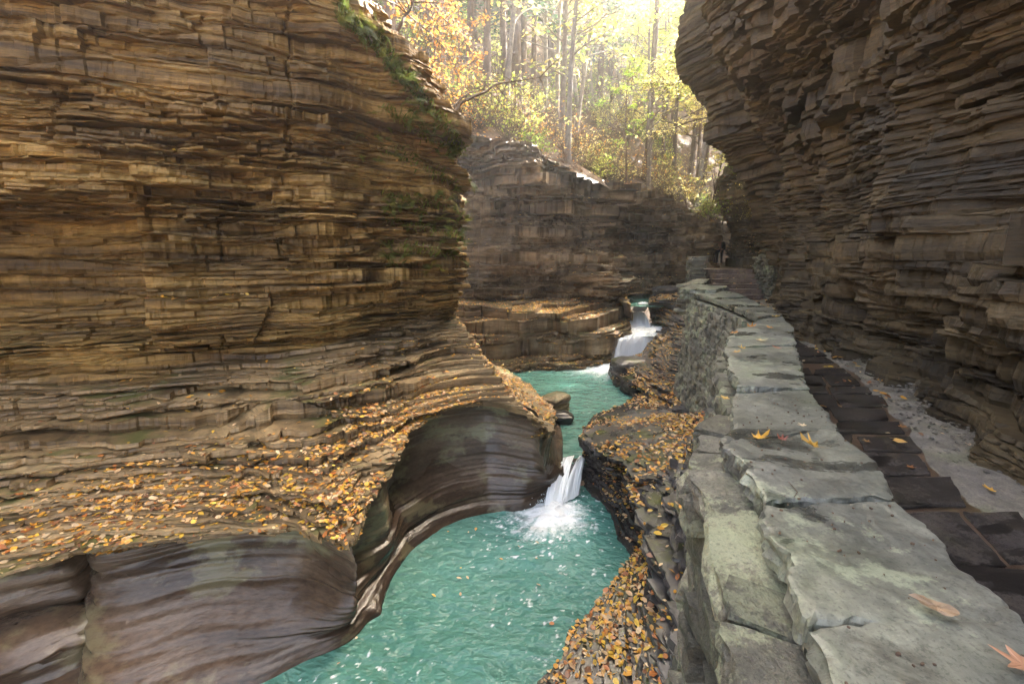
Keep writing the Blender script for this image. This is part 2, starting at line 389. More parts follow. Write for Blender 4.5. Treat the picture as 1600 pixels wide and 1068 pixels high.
def loft(name, levels, nrow, mat, dpx=0.006, dmin=0.02, dmax=0.6, side=1, disp=None, smooth=True, zone=None, **k):
    """a smooth sheet through the given level lines"""
    P, S, T, U = rows_from_levels(levels, dpx, dmin, dmax)
    J, C, _ = P.shape
    nrm = np.stack([T[:, 1], -T[:, 0]], 1) * side
    Q = catmull(P.transpose(1, 0, 2), nrow).transpose(1, 0, 2)
    s = np.broadcast_to(S[None, :], Q.shape[:2])
    V = Q.copy()
    if disp is not None:
        d, dz = disp(s, Q[..., 2], Q[..., 0], Q[..., 1], np.linspace(0, J - 1, Q.shape[0])[:, None])
        V[..., 0] += nrm[None, :, 0] * d; V[..., 1] += nrm[None, :, 1] * d; V[..., 2] += dz
    F = grid_faces(V.shape[0], C, flip=(side < 0))
    VV = V.reshape(-1, 3)
    o = link(name, mesh_np(name, VV, F, smooth), mat, **k)
    if zone:
        a, b_, c_, d_ = [VV[F[:, i]] for i in range(4)]
        nn = np.cross(c_ - a, d_ - b_); ar = np.linalg.norm(nn, axis=1) + 1e-12; nn /= ar[:, None]; nn *= np.sign(nn[:, 2:3])
        okz = nn[:, 2] > 0.6
        LEDGES.append((0.25 * (a + b_ + c_ + d_)[okz], nn[okz], 0.5 * ar[okz], a[okz], b_[okz], c_[okz], d_[okz], zone))
    return o
def normals2(P, side):
    T = np.gradient(P[:, :2], axis=0); T /= np.hypot(T[:, 0], T[:, 1])[:, None] + 1e-9
    return np.stack([T[:, 1], -T[:, 0]], 1) * side
def shift(P, nr, d, z=None, dz=0.0):
    Q = P.copy(); d = np.broadcast_to(np.asarray(d, float), (len(P),))
    Q[:, :2] += nr * d[:, None]
    if z is not None: Q[:, 2] = z
    Q[:, 2] += dz
    return Q
def lerp(A, B, t, tz=None):
    tz = t if tz is None else tz
    Q = A + (B - A) * t
    Q[:, 2] = A[:, 2] + (B[:, 2] - A[:, 2]) * tz
    return Q
rng = np.random.default_rng(11)

ZL, ZM, ZU, ZT = -2.5, -2.1, -1.24, -0.34        # the four water levels, going upstream

# ================================================================== LEFT SIDE OF THE GORGE
W = np.array([at(*p[:2], z=p[2]) for p in [(-330, 1300, ZL), (-120, 1250, ZL), (128, 1165, ZL), (150, 1150, ZL), (300, 1095, ZL), (420, 1050, ZL), (530, 995, ZL),
     (580, 960, ZL), (600, 900, ZL), (640, 850, ZL), (700, 812, ZL), (760, 795, ZL), (820, 790, ZL), (866, 768, ZL), (876, 735, ZM),
     (872, 700, ZM), (872, 665, ZM), (850, 625, ZM), (815, 595, ZM), (790, 582, ZM)]])
LP = np.array([at(*p[:2], z=p[2]) for p in [(-330, 1000, -1.45), (-120, 930, -1.4), (92, 872, -1.36), (122, 862, -1.35), (300, 830, -1.3), (450, 818, -1.25), (552, 850, -1.25),
     (572, 795, -1.2), (622, 735, -1.05), (640, 680, -.9), (690, 642, -.8), (760, 625, -.75), (825, 643, -.85), (858, 672, -1.05), (868, 668, -1.25),
     (870, 655, -1.5), (860, 640, -1.6), (840, 615, -1.7), (808, 588, -1.7), (785, 574, -1.7)]])
CB = [at(*p[:2], z=p[2]) for p in [(-330, 640, 0), (-170, 620, .02), (-20, 602, .04), (0, 600, .04), (150, 590, .05), (300, 572, .1), (430, 552, .2), (520, 540, .25),
     (590, 525, .3), (640, 512, .4), (680, 503, .45), (705, 498, .45), (716, 494, .45)]]
CB += [np.array(p, float) for p in [(-1.35, 10.3, .4), (-1.7, 11.2, .3), (-2.1, 12.2, .2), (-2.6, 13.2, .1), (-3.2, 14.2, 0), (-4, 15.2, 0), (-5, 16.2, 0)]]
CB = np.array(CB)
# the cliff runs on past the camera, out of the picture
W = np.concatenate([[(-6.0, -3.5, ZL), (-5.9, .6, ZL)], W]); LP = np.concatenate([[(-6.6, -3.5, -1.45), (-6.5, 1.0, -1.45)], LP]); CB = np.concatenate([[(-9.4, -3.5, 0), (-9.2, 1.8, 0)], CB])
nL = normals2(LP, 1); nC = normals2(CB, 1)
rec = np.array([.4, .9, 1.3, 1.3, 1.05, .22, .3, .3, .15, .75, .2, .42, .38, .3, .2, .15, .15, .1, .1, .1, .1, .1])
Mi = shift(LP, nL, -rec, dz=-.38); Mi[16:, 2] = np.maximum(Mi[16:, 2], ZM + .15)
To = shift(LP, nL, -rec * .8, dz=-.03)
A0 = W.copy(); A0[:, 2] -= .45
A2 = lerp(W, Mi, .30, .25); A3 = lerp(W, Mi, .75, .55)
A2[:5] = lerp(W, Mi, .7, .15)[:5]; A3[:5] = lerp(W, Mi, .95, .4)[:5]
def sculpt_disp(s, z, x, y, j):
    zz = z + 0.06 * fbm(s * .3, 0, 0, 3, 2)
    g = 0.055 * vn(zz * 4.2, s * .12, 0, 21) + 0.02 * vn(zz * 9, s * .25, 0, 22)
    gr = vn(zz * 4.2, s * .16, 5, 23)
    g = g - 0.05 * np.exp(-(gr / .10) ** 2)
    g = g + 0.012 * vn(zz * 40, s * .5, 0, 24) + .05 * fbm(x * .9, y * .9, z * .9, 25, 3)
    for zl, am, fr_ in ((-2.36, .035, .010), (-2.22, .030, .012), (-2.02, .045, .010), (-1.80, .020, .014), (-1.60, .035, .010), (-1.22, .02, .012), (-1.02, .02, .01)):
        zq = zl + .035 * vn(s * .5, zl * 9, 0, 29) + .012 * vn(s * 3, zl * 9, 0, 30)
        g = g + am * .5 * np.tanh((zq - z) / fr_) - am * .7 * np.exp(-((z - zq) / .016) ** 2) * (vn(s * .8, zl * 5, 0, 31) > -.35)
    # scallops left by swirling water
    g = g + .03 * np.abs(vn(s * 1.6, zz * 2.0, 0, 26)) + .007 * fbm(s * 14, zz * 34, 0, 27, 3) - .012 * np.clip(vn(s * 5, zz * 8, 0, 28) - .5, 0, 1)
    return g, 0 * z
creek_wall = loft('creek_side_rock_wall', [A0, W, A2, A3, Mi, To], 34, M['sculpt'], dpx=.0045, dmin=.015, dmax=.08, side=1, disp=sculpt_disp,
     kind='structure', label='smooth water worn rock wall curving round the left side of the green pool', zone=None)

topz = np.array([8.2, 8.2, 8.2, 8.0, 7.85, 7.8, 7.6, 7.3, 6.8, 6.1, 5.65, 5.1, 4.7, 4.3, 3.85, 3.7, 3.6, 3.6, 3.6, 3.6, 3.6, 3.6])
def frac(f, off): 
    Q = shift(CB, nC, off); Q[:, 2] = CB[:, 2] + (topz - CB[:, 2]) * f; return Q
U0 = shift(LP, nL, -rec * 1.2 - .1, dz=-.16); U1 = shift(LP, nL, -.10, dz=-.12)
back = frac(1.0, 0); back[:, :2] += np.array((-.45, .9)) * 6; back[:, 2] += 1.0
ap1 = lerp(LP, CB, .28, .20); ap2 = lerp(LP, CB, .62, .60); ap3 = lerp(LP, CB, .9, .93)
levB = [U0, U1, LP, ap1, ap2, ap3, CB, frac(.10, .10), frac(.2, .15), frac(.55, .10), frac(.75, .18), frac(.80, .42), frac(.9, .46), frac(1.0, .15), back]
for a in range(1, len(levB)):
    levB[a][:, 2] = np.maximum(levB[a][:, 2], levB[a - 1][:, 2] + .012)
bedsB = make_beds(-2.0, 9.6, .040, rng, thick=((3.86, 4.10), (2.95, 3.03), (-.62, -.48), (5.1, 5.3)), hi=.55)
def sstep(a, b, x):
    t = np.clip((x - a) / (b - a), 0, 1); return t * t * (3 - 2 * t)
JX = at(288, 435, Y=7.0)[0]
def featB(s, z, X, Y, pr):
    face = sstep(.1, .4, z)
    # recessed panel left of the vertical joint, under a jutting flaky shelf
    jx = JX + .02 * vn(z * 3, 0, 0, 5)
    rc = (X < jx) * sstep(.55, .7, z) * (1 - sstep(2.10, 2.22, z))
    pr = pr * (1 - .5 * rc) - .42 * rc
    sh = (X < jx + .1) * sstep(2.15, 2.3, z) * (1 - sstep(2.55, 2.7, z)) * sstep(-8, -6.2, X)
    pr = pr + .24 * sh
    # little ledge right of the joint
    lg = (X > jx) * (X < jx + 1.35 - .5 * np.maximum(0, 1.0 - z)) * sstep(.3, .6, z) * (1 - sstep(1.10, 1.16, z))
    pr = pr + .38 * lg * (1 - .6 * np.clip((X - jx) / 1.35, 0, 1))
    # deep overhang shadow beneath the thick band near the corner
    rc2 = sstep(3.2, 3.5, z) * (1 - sstep(3.8, 3.86, z)) * sstep(-2.6, -1.6, X)
    pr = pr - .30 * rc2
    # thick bed is clean
    tb = (z > 3.80 + .0) * (z < 4.16)
    pr = np.where(tb, .10 + .02 * vn(s * .6, 0, 0, 8) + 0.25 * (pr - pr.mean()), pr)
    # quieter on the soil covered foot of the face
    ft = sstep(-.1, .0, z) * (1 - sstep(.25, .4, z)) * (X < -2.5)
    low = 1 - sstep(.2, .5, z)
    return pr * (1 - .5 * ft) * (1 - .35 * low)
left_cliff = strata('rock_cliff', levB, 1, M['left'], bedsB, dpx=.0027, dmin=.013, dmax=.10, a_block=.11, a_pack=.19, a_fine=.012, a_big=.16, a_warp=1.15, blk=1.8, joint=.09, seed=31,
     feat=featB, mat2=(M['apron'], lambda c: c[:, 2] + .25 * vn(c[:, 0], c[:, 1], c[:, 2] * 2, 33) < .12 + .35 * sstep(-3.5, -1.5, c[:, 0])), zone='left', sfrom=6, kind='structure', label='tall flaky golden brown shale cliff with leaf covered ledges on the left')

# ================================================================== BENCH AND CLIFFS UPSTREAM
D = np.array([at(*p[:2], z=p[2]) for p in [(640, 600, ZM), (740, 592, ZM), (800, 580, ZM), (850, 578, ZM), (900, 576, ZM), (948, 566, ZM), (980, 520, ZU), (972, 503, ZU),
     (985, 483, ZT), (955, 467, ZT), (985, 461, ZT), (1030, 459, ZT), (1075, 458, ZT), (1110, 457, ZT)]] + [np.array((13.2, 36, ZT)), np.array((24.0, 38.5, ZT))])
DE = np.array([at(*p[:2], z=p[2]) for p in [(640, 479, 0), (735, 478, 0), (790, 482, -.08), (850, 489, -.2), (895, 500, -.45), (944, 522, -1.0), (975, 508, -1.0), (968, 494, -.9),
     (978, 477, -.15), (950, 463, -.1), (985, 457, -.15), (1030, 455, -.15), (1075, 454, -.15), (1108, 453, -.15)]] + [np.array((13.2, 36.3, 0)), np.array((24.0, 38.8, 0))])
DC = np.array([at(*p[:2], z=p[2]) for p in [(640, 466, 0), (730, 466, 0), (780, 466, 0), (850, 465, 0), (900, 464, 0), (938, 462, 0), (954, 460, -.02), (960, 456.5, -.05),
     (972, 455, -.05), (990, 454.5, -.05), (1010, 454, -.05), (1040, 453.5, -.05), (1075, 453, -.05), (1105, 452, -.05)]] + [np.array((13.4, 37, .1)), np.array((24.0, 39.4, .1))])
nD = normals2(DE, 1); nDC = normals2(DC, 1)
tz = np.array([6.9, 6.5, 6.2, 5.4, 5.1, 4.7, 4.8, 5.0, 5.1, 4.9, 4.7, 4.4, 3.9, 3.5, 4.5, 6.5])
def fracD(f, off):
    Q = shift(DC, nDC, off); Q[:, 2] = DC[:, 2] + (tz - DC[:, 2]) * f; return Q
D0 = D.copy(); D0[:, 2] -= .4
Dm = lerp(D, DE, .12, .35); Dm2 = lerp(D, DE, .9, .85)
Dm[:6, :2] += nD[:6] * -.45; Dm[6:, :2] += nD[6:] * -.05
hb = fracD(1.0, -.35); hb[:, 2] += .10
levD = [D0, D, Dm, Dm2, DE, lerp(DE, DC, .5, .5), lerp(DE, DC, .93, .9), DC, fracD(.05, .5), fracD(.30, .45), fracD(.42, -.25), fracD(.72, -.1), fracD(.80, .25), fracD(.93, .3), fracD(1.0, .1), hb]
for a in range(1, len(levD)): levD[a][:, 2] = np.maximum(levD[a][:, 2], levD[a - 1][:, 2] + .02)
bedsD = make_beds(-2.7, 7.4, .085, rng, thick=((-1.7, -1.25), (-.9, -.5)), hi=.6)
def featD(s, z, X, Y, pr):
    low = 1 - sstep(-.3, 0, z)
    return pr * (1 - .45 * low)
bench = strata('far_rock_cliff', levD, 1, M['mid'], bedsD, dpx=.0028, dmin=.03, dmax=.15, a_block=.2, a_pack=.75, a_fine=.02, a_big=.9, joint=.25, fade=lambda X, Y, z: 1 - .75 * sstep(23, 27, Y), seed=71, feat=featD,
     zone='bench', sfrom=7, jag=.03, blk=2.2, kind='structure', label='brown layered cliff and leaf strewn bench beyond the pools')

# hillside above the far cliffs
HE = [np.array(p, float) for p in [(-40, 4, 9), (-22, 9, 8.5), (-12, 12.5, 7.6), (-6.5, 15.2, 7.2)]] + [fracD(1.0, -.2)[i] for i in (1, 2, 3, 4, 5, 7, 9, 11, 12, 13)] + \
     [np.array(p, float) for p in [(16.5, 36, 3.6), (20, 36.5, 4.5), (22.5, 33, 6), (23.5, 28, 7.5), (24, 20, 9)]]
HE = np.array(HE)
dirs = np.array([(-.5, .86)] * 3 + [(-.58, .81)] * 7 + [(-.55, .84)] * 3 + [(-.3, .95)] * 1 + [(.1, 1)] + [(.5, .87)] + [(.85, .5)] + [(1, .2)] + [(1, 0)])
def hill(d, dz):
    Q = HE.copy(); Q[:, :2] += dirs * d; Q[:, 2] += dz; return Q
def hill_disp(s, z, x, y, j):
    a = np.clip(j, 0, 1)
    return 0 * z, a * (.5 * fbm(x * .25, y * .25, 0, 41, 4) * np.clip(j, 1, 3) + .12 * fbm(x * 1.4, y * 1.4, 0, 43, 3))
h0 = hill(-.5, -.25)
hillside = loft('hillside', [h0, hill(.6, .5), hill(5, 3.4), hill(14, 10.5), hill(32, 26), hill(60, 42), hill(110, 50)], 26, M['soil'], dpx=.010, dmin=.12, dmax=3.0, side=1,
     disp=hill_disp, kind='structure', label='steep wooded hillside of brown soil and fallen leaves', zone='hill')

# ================================================================== RIGHT BANK BELOW THE STONE WALL
Fw = np.array([at(*p[:2], z=p[2]) for p in [(740, 1200, ZL), (850, 1068, ZL), (905, 975, ZL), (985, 880, ZL), (970, 845, ZL), (954, 800, ZL), (918, 764, ZL), (914, 720, ZM), (918, 700, ZM),
     (928, 668, ZM), (985, 640, ZM), (1010, 618, ZM), (962, 608, ZM), (952, 580, ZM), (1003, 563, ZM), (1040, 525, ZU), (1040, 503, ZU), (1015, 478, ZT), (1020, 464, ZT)]])
Fe = np.array([at(*p[:2], z=p[2]) for p in [(790, 1150, -2.25), (868, 1050, -2.25), (915, 965, -2.3), (1003, 845, -1.95), (1000, 738, -1.4), (982, 714, -1.42), (926, 690, -1.55), (920, 682, -1.58), (932, 668, -1.6),
     (955, 655, -1.6), (992, 632, -1.65), (1012, 612, -1.75), (985, 590, -1.7), (968, 565, -1.6), (1008, 550, -1.45), (1045, 505, -.9), (1030, 487, -.7), (1035, 470, -.12), (1045, 459, -.1)]])
G = np.array([(.70, -.8, -.95), (.82, 1.0, -.85), (.98, 2.0, -.8), (1.2, 2.8, -.75), (1.45, 3.5, -.65), (1.75, 4.2, -.6), (2.1, 4.8, -.55), (2.5, 5.4, -.55), (2.85, 6.0, -.65),
     (3.15, 7.0, -.9), (3.32, 8.0, -1.2), (3.4, 9.0, -1.5), (3.6, 10.2, -1.5), (4.05, 11.5, -1.3), (4.75, 13, -.9), (5.45, 14.5, -.7), (6.2, 16, -.3), (7.2, 18, .0), (8.4, 20.5, .2)], float)

F0 = Fw.copy(); F0[:, 2] -= .4
Fm = lerp(Fw, Fe, .15, .45); Fm[3:7, :2] += np.array((.15, -.02)); Fm[7:9, :2] += np.array((.05, 0))
Hh = G.copy(); Hh[:, 0] += .9; Hh[:, 2] = np.minimum(G[:, 2] + .15, -.1); Hh[9:, 2] = G[9:, 2] + .12; Hh[9:15, 0] -= .3
levF = [F0, Fw, Fm, lerp(Fw, Fe, .8, .9), Fe, lerp(Fe, G, .4, .26), lerp(Fe, G, .82, .60), G, Hh]
for a in range(1, len(levF)): levF[a][:, 2] = np.maximum(levF[a][:, 2], levF[a - 1][:, 2] + .015)
bedsF = make_beds(-3.0, 1.0, .042, rng, thick=((-1.95, -1.82),), hi=.6)
def featF(s, z, X, Y, pr):
    low = 1 - sstep(-2.0, -1.5, z)
    return pr * (1 - .55 * low * (Y < 9))
bank = strata('creek_bank_rock', levF, -1, M['bank'], bedsF, dpx=.0030, dmin=.012, dmax=.08, a_block=.09, a_pack=.16, a_fine=.012, a_big=.16, seed=91, feat=featF, zone='bank', sfrom=4, jag=.014,
     kind='structure', label='wet dark shale bank covered in orange leaves below the stone wall')

# ================================================================== RIGHT CLIFF OVER THE PATH
RB = np.array([(3.3, -3.5, 0), (3.6, -.8, 0), (3.95, 1.8, 0), (4.3, 3.6, 0), (4.9, 5.0, 0), (5.45, 6.3, 0), (6.3, 8.6, 0), (7.25, 10.9, 0), (8.2, 13.0, 0), (9.15, 15.2, 0), (10.1, 17.2, 0),
     (11.2, 18.4, 0), (13.0, 19.3, 0), (15.5, 20, 0)], float)
nR = normals2(RB, -1)
mult = np.array([.6, .65, .7, .75, .8, .85, .92, .98, 1.05, 1.08, 1.0, .8, .5, .3])
prof = [(-.15, .42), (.12, .36), (.45, .05), (1.3, .10), (2.6, .10), (3.6, .25), (4.9, .65), (5.7, 1.6), (6.7, 2.0), (7.6, 2.75), (9.0, 3.1), (11.5, 3.3), (15, 2.6), (17, -1.5)]
levR = []
for z, o in prof:
    levR.append(shift(RB, nR, o * (mult if o > .3 and z > 1 else 1.0), z=z))
bedsR = make_beds(-.4, 17, .052, rng, hi=.8)
def featR(s, z, X, Y, pr):
    # broad ribs and hollows that climb towards the camera
    rib = vn(s * .55 + z * .28, z * .12, 0, 51)
    rib2 = vn(s * 1.3 + z * .5, z * .3, 0, 52)
    hollow = fbm(X * .35, Y * .35, z * .35, 53, 3)
    pr = pr + (.55 * rib + .6 * hollow) * sstep(.3, 2.0, z) + .20 * (1 - np.abs(rib2) * 2)
    # the smooth clean panel
    return pr
cliff_r = strata('overhanging_rock_cliff', levR, -1, M['right'], bedsR, dpx=.0030, dmin=.02, dmax=.09, a_block=.055, a_pack=.12, a_fine=.015, a_big=.42, a_warp=1.3, packn=9, joint=.12, calm=1.9, seed=111, feat=featR, zone=None, sfrom=1, jag=.025, blk=1.5,
     kind='structure', label='dark overhanging shale cliff rising beside the path on the right')
# rock knob past the stairs
KB = np.array([(13.8, 18.5, 0), (12.5, 20.5, 0), (11.8, 22.3, 0), (11.6, 24, 0), (12.3, 25.8, 0), (13.7, 28.3, 0), (15.4, 31.2, 0), (17, 34.4, 0), (19, 37, 0)], float)
nK = normals2(KB, -1)
levK = [shift(KB, nK, o, z=z) for z, o in [(-.4, .3), (1.1, .25), (1.5, .1), (3, .1), (3.8, .5), (4.6, .8), (5.8, .75), (6.5, .3), (7.2, -1.2), (8.2, -3), (8.6, -8)]]
knob = strata('rock_knob', levK, -1, M['right'], make_beds(-.4, 8.5, .1, rng, hi=.6), dpx=.003, dmin=.04, dmax=.12, a_block=.12, a_pack=.35, a_big=.3, seed=131, zone='knob', sfrom=2, jag=.03, blk=1.8,
     kind='structure', label='dark rock knob with hanging bushes behind the stone steps')

# ================================================================== GROUND AND CREEK BED
gx = 185.0
link('ground', mesh_np('ground', [(-gx, -gx, -3.4), (gx, -gx, -3.4), (gx, gx, -3.4), (-gx, gx, -3.4)], [(0, 1, 2, 3)]), M['soil'], kind='structure', label='broad dark ground under the gorge')

# ================================================================== THE STONE WALL: curves of its two top edges
CAPZ = 0.9
PAIR = [((1345, 1420), (2150, 1400)), ((1262, 985), (1604, 985)), ((1197, 785), (1398, 779)), ((1130, 691), (1309, 667)), ((1150, 613), (1263, 612)), ((1139, 576), (1250, 573)), ((1131, 545), (1241, 541)),
        ((1151, 518), (1235, 513)), ((1184, 498), (1222, 493)), ((1160, 484), (1200, 480)), ((1115, 468), (1168, 466)), ((1078, 457), (1140, 456.5))]
LW = np.array([at(*a, z=CAPZ) for a, b in PAIR]); RW = np.array([at(*b, z=CAPZ) for a, b in PAIR])
LW = np.concatenate([[LW[0] + (LW[0] - LW[1]) * 1.5], LW]); RW = np.concatenate([[RW[0] + (np.array((1.0, -.2, .9)) - RW[0]) * 0 + (RW[0] - RW[1]) * .6], RW])
RW[0] = (1.25, -.9, CAPZ); LW[0] = (.42, -.7, CAPZ)
RW[1] = (1.17, .25, CAPZ); LW[1] = (.52, .30, CAPZ)
WC = catmull(np.array([LW, RW]), 40)          # (2, n, 3)
WS = np.concatenate([[0], np.cumsum(np.hypot(*np.diff(WC[0, :, :2], axis=0).T))])
def wallL(s):
    x = np.interp(s, WS, WC[0, :, 0]); y = np.interp(s, WS, WC[0, :, 1]); return np.array((x, y))
def wallT(s):
    a, b = wallL(s - .12), wallL(s + .12); t = b - a; return t / (np.hypot(*t) + 1e-9)
def slab_mesh(name, c00, c10, c11, c01, thick, seed, n=26, edge=.02, bulge=0.0, rough=.004, LE=None, RE=None, tilt=(0, 0)):
    """c00 near-left, c10 near-right, c11 far-right, c01 far-left (xy); top at local z 0"""
    c00, c10, c11, c01 = [np.array(c[:2], float) for c in (c00, c10, c11, c01)]
    u = np.linspace(0, 1, n)[:, None]; v = np.linspace(0, 1, n)[None, :]
    def ec(A, B, t, sd, mid=None):
        p = A + (B - A) * t[..., None]
        if mid is not None:
            p = p + (np.array(mid)[:2] - (A + B) / 2) * (4 * t * (1 - t))[..., None]
        L = np.hypot(*(B - A)); nn = np.array((-(B - A)[1], (B - A)[0])) / (L + 1e-9)
        f = edge * (fbm(t * L * 4, sd, 0, seed, 4) * 1.3 + .22 * vn(t * L * 34, sd, 0, seed + 3) + .5 * (cell(t * L * 5, sd, seed + 2) - .5)) * np.clip(np.minimum(t, 1 - t) * 14, 0, 1)
        return p + nn * f[..., None]
    t1 = np.linspace(0, 1, n)
    e0 = ec(c00, c10, t1, 1.); e1 = ec(c01, c11, t1, 2.); eL = ec(c00, c01, t1, 3., LE); eR = ec(c10, c11, t1, 4., RE)
    U, Vv = np.meshgrid(t1, t1, indexing='ij')    # U along, V across
    U = U[..., None]; Vv = Vv[..., None]
    P = (1 - U) * e0[None] + U * e1[None] + (1 - Vv) * eL[:, None] + Vv * eR[:, None] - ((1 - U) * (1 - Vv) * c00 + (1 - U) * Vv * c10 + U * (1 - Vv) * c01 + U * Vv * c11)
    Z = rough * fbm(P[..., 0] * 5, P[..., 1] * 5, seed, seed, 4) * 2 + tilt[0] * (U[..., 0] - .5) + tilt[1] * (Vv[..., 0] - .5)
    # flaked surface: thin spalled plates
    fl = fbm(P[..., 0] * 2.2 + 7, P[..., 1] * 2.2, seed, seed + 9, 3)
    ss_ = lambda a_, b_, v_: np.clip((v_ - a_) / (b_ - a_), 0, 1)
    Z = Z + .0035 * ss_(.10, .17, fl) + .003 * ss_(-.16, -.10, fl)
    bd = np.minimum(np.minimum(U, 1 - U), np.minimum(Vv, 1 - Vv))[..., 0]
    Z = Z - .005 * np.exp(-bd * 40) * (1 + .8 * vn(P[..., 0] * 12, P[..., 1] * 12, 1, seed))
    top = np.concatenate([P, Z[..., None]], -1).reshape(-1, 3)
    idx = np.arange(n * n).reshape(n, n)
    ring = np.concatenate([idx[0, :-1], idx[:-1, -1], idx[-1, :0:-1], idx[:0:-1, 0]])
    cen = P.reshape(-1, 2).mean(0)
    V = [top]; F = [grid_faces(n, n, flip=True)]
    prev = ring; m = len(ring); base = len(top)
    R0 = top[ring]; dirv = R0[:, :2] - cen; dl = np.hypot(dirv[:, 0], dirv[:, 1])[:, None]; dirv = dirv / (dl + 1e-9)
    for q, dpt in enumerate((.10, .34, .40, .68, 1.0)):
        off = edge * (.5 * vn(R0[:, 0] * 9, R0[:, 1] * 9, q * 5.0, seed + 20) + .3 * vn(R0[:, 0] * 32, R0[:, 1] * 32, q * 5.0, seed + 21) + (.0, .12, -.22, -.05, -.5)[q])
        ring3 = np.concatenate([R0[:, :2] + dirv * off[:, None], (R0[:, 2] - thick * dpt)[:, None]], 1)
        V.append(ring3); cur = base + np.arange(m)
        F.append(np.stack([prev, np.roll(prev, -1), np.roll(cur, -1), cur], 1))
        prev = cur; base += m
    V = np.concatenate(V); F = np.concatenate(F)
    F = F[:, ::-1]
    me = mesh_np(name, V, F, False)
    bm = bmesh.new(); bm.from_mesh(me); bmesh.ops.recalc_face_normals(bm, faces=bm.faces[:]); bm.to_mesh(me); bm.free()
    return me
wall = empty('stone_wall', (0, 0, 0), label='low winding dry stone wall topped with wide grey slabs beside the path', cat='stone wall')
NP = len(LW)
mids = {1: (None, None), 2: (at(1213, 860, z=CAPZ), at(1500, 872, z=CAPZ)), 3: (at(1152, 722, z=CAPZ), at(1368, 722, z=CAPZ))}
for i in range(NP - 1):
    g = .006 if i > 2 else .002
    a, b, c, d = LW[i], RW[i], RW[i + 1], LW[i + 1]
    up = (c + d - a - b) / 2; up = up[:2] / np.hypot(*up[:2]) * g
    zoff = [0, 0, 0, .0, -.0, .03, .012, .03, .0, .02, .0, .03, 0][i % 13]
    n = 90 if i < 4 else 26
    LE, RE = mids.get(i, (None, None))
    me = slab_mesh('cap_stone', a[:2] + up, b[:2] + up, c[:2] - up, d[:2] - up, (.075 if i > 3 else .095) + .02 * (i % 2), 300 + i, n=n, edge=.035 if i < 4 else .03, LE=LE, RE=RE, tilt=(.012 * math.sin(i * 2.1), .01 * math.cos(i * 1.7)))
    o = link('cap_stone', me, M['cap'], wall, loc=(0, 0, CAPZ + zoff))
# flat landing slab at the far end of the wall top
q = [at(1062, 458, z=CAPZ), at(1118, 460, z=CAPZ), at(1136, 449.5, z=CAPZ + .05), at(1085, 447, z=CAPZ + .05)]
link('cap_stone', slab_mesh('cap_stone', *q, .22, 377, n=18, edge=.08), M['cap'], wall, loc=(0, 0, CAPZ + .10))
# core
SE = WS[-1]
def foot(s):
    p = wallL(s); j = np.argmin(np.hypot(G[:, 0] - p[0], G[:, 1] - p[1])); 
    return float(np.interp(p[1], G[:, 1], G[:, 2])) - .12
ss = np.linspace(0, SE, 160)
Pl = np.array([wallL(s) for s in ss]); Tt = np.array([wallT(s) for s in ss]); Nn = np.stack([-Tt[:, 1], Tt[:, 0]], 1)
Rr = np.stack([np.interp(ss, WS, WC[1, :, 0]), np.interp(ss, WS, WC[1, :, 1])], 1)
def batter(s): return .14
bt = np.array([batter(s) for s in ss])[:, None]; ft = np.array([foot(s) for s in ss])[:, None]
rowsC = [np.concatenate([Pl + Nn * (bt - .12), ft - .4], 1), np.concatenate([Pl - Nn * .06, 0 * ft + CAPZ - .11], 1),
         np.concatenate([Rr + Nn * .06, 0 * ft + CAPZ - .11], 1), np.concatenate([Rr + Nn * .04, 0 * ft - .1], 1)]
link('core', mesh_np('core', np.concatenate(rowsC), grid_faces(4, 160)), M['mortar'], wall)
# stones
def stone_mesh(seed, n=3, rnd=.35, nz=.12):
    pts = {}; V = []; F = []
    def vid(i, j, k):
        if (i, j, k) not in pts:
            p = np.array((i, j, k), float) / (n - 1) * 2 - 1
            s = p / (np.linalg.norm(p) + 1e-9) * 1.18
            m_ = np.max(np.abs(p)); p = p * (1 - rnd) + s * rnd
            p = p + nz * np.array([float(vn(p[0] * 1.3 + 9 * a, p[1] * 1.3, p[2] * 1.3, seed)) for a in range(3)]) + nz * .35 * np.array([float(vn(p[0] * 4 + 9 * a, p[1] * 4, p[2] * 4, seed)) for a in range(3)])
            pts[(i, j, k)] = len(V); V.append(p * .5)
        return pts[(i, j, k)]
    for a in range(n - 1):
        for b in range(n - 1):
            for e in (0, n - 1):
                fl = [(0, 0), (1, 0), (1, 1), (0, 1)]
                if e == 0: fl = fl[::-1]
                F.append([vid(a + x, b + y, e) for x, y in fl])
                F.append([vid(e, a + x, b + y) for x, y in fl])
                F.append([vid(b + y, e, a + x) for x, y in fl])
    return mesh_np('stone', V, F, False)
SM = [stone_mesh(400 + i) for i in range(12)]
SMB = [stone_mesh(430 + i, n=6, rnd=.22, nz=.20) for i in range(8)]
for m_ in SM + SMB: m_.materials.append(M['wall_stone'])
cands = []
rr = random.Random(5)
z = CAPZ - .12; k = 0
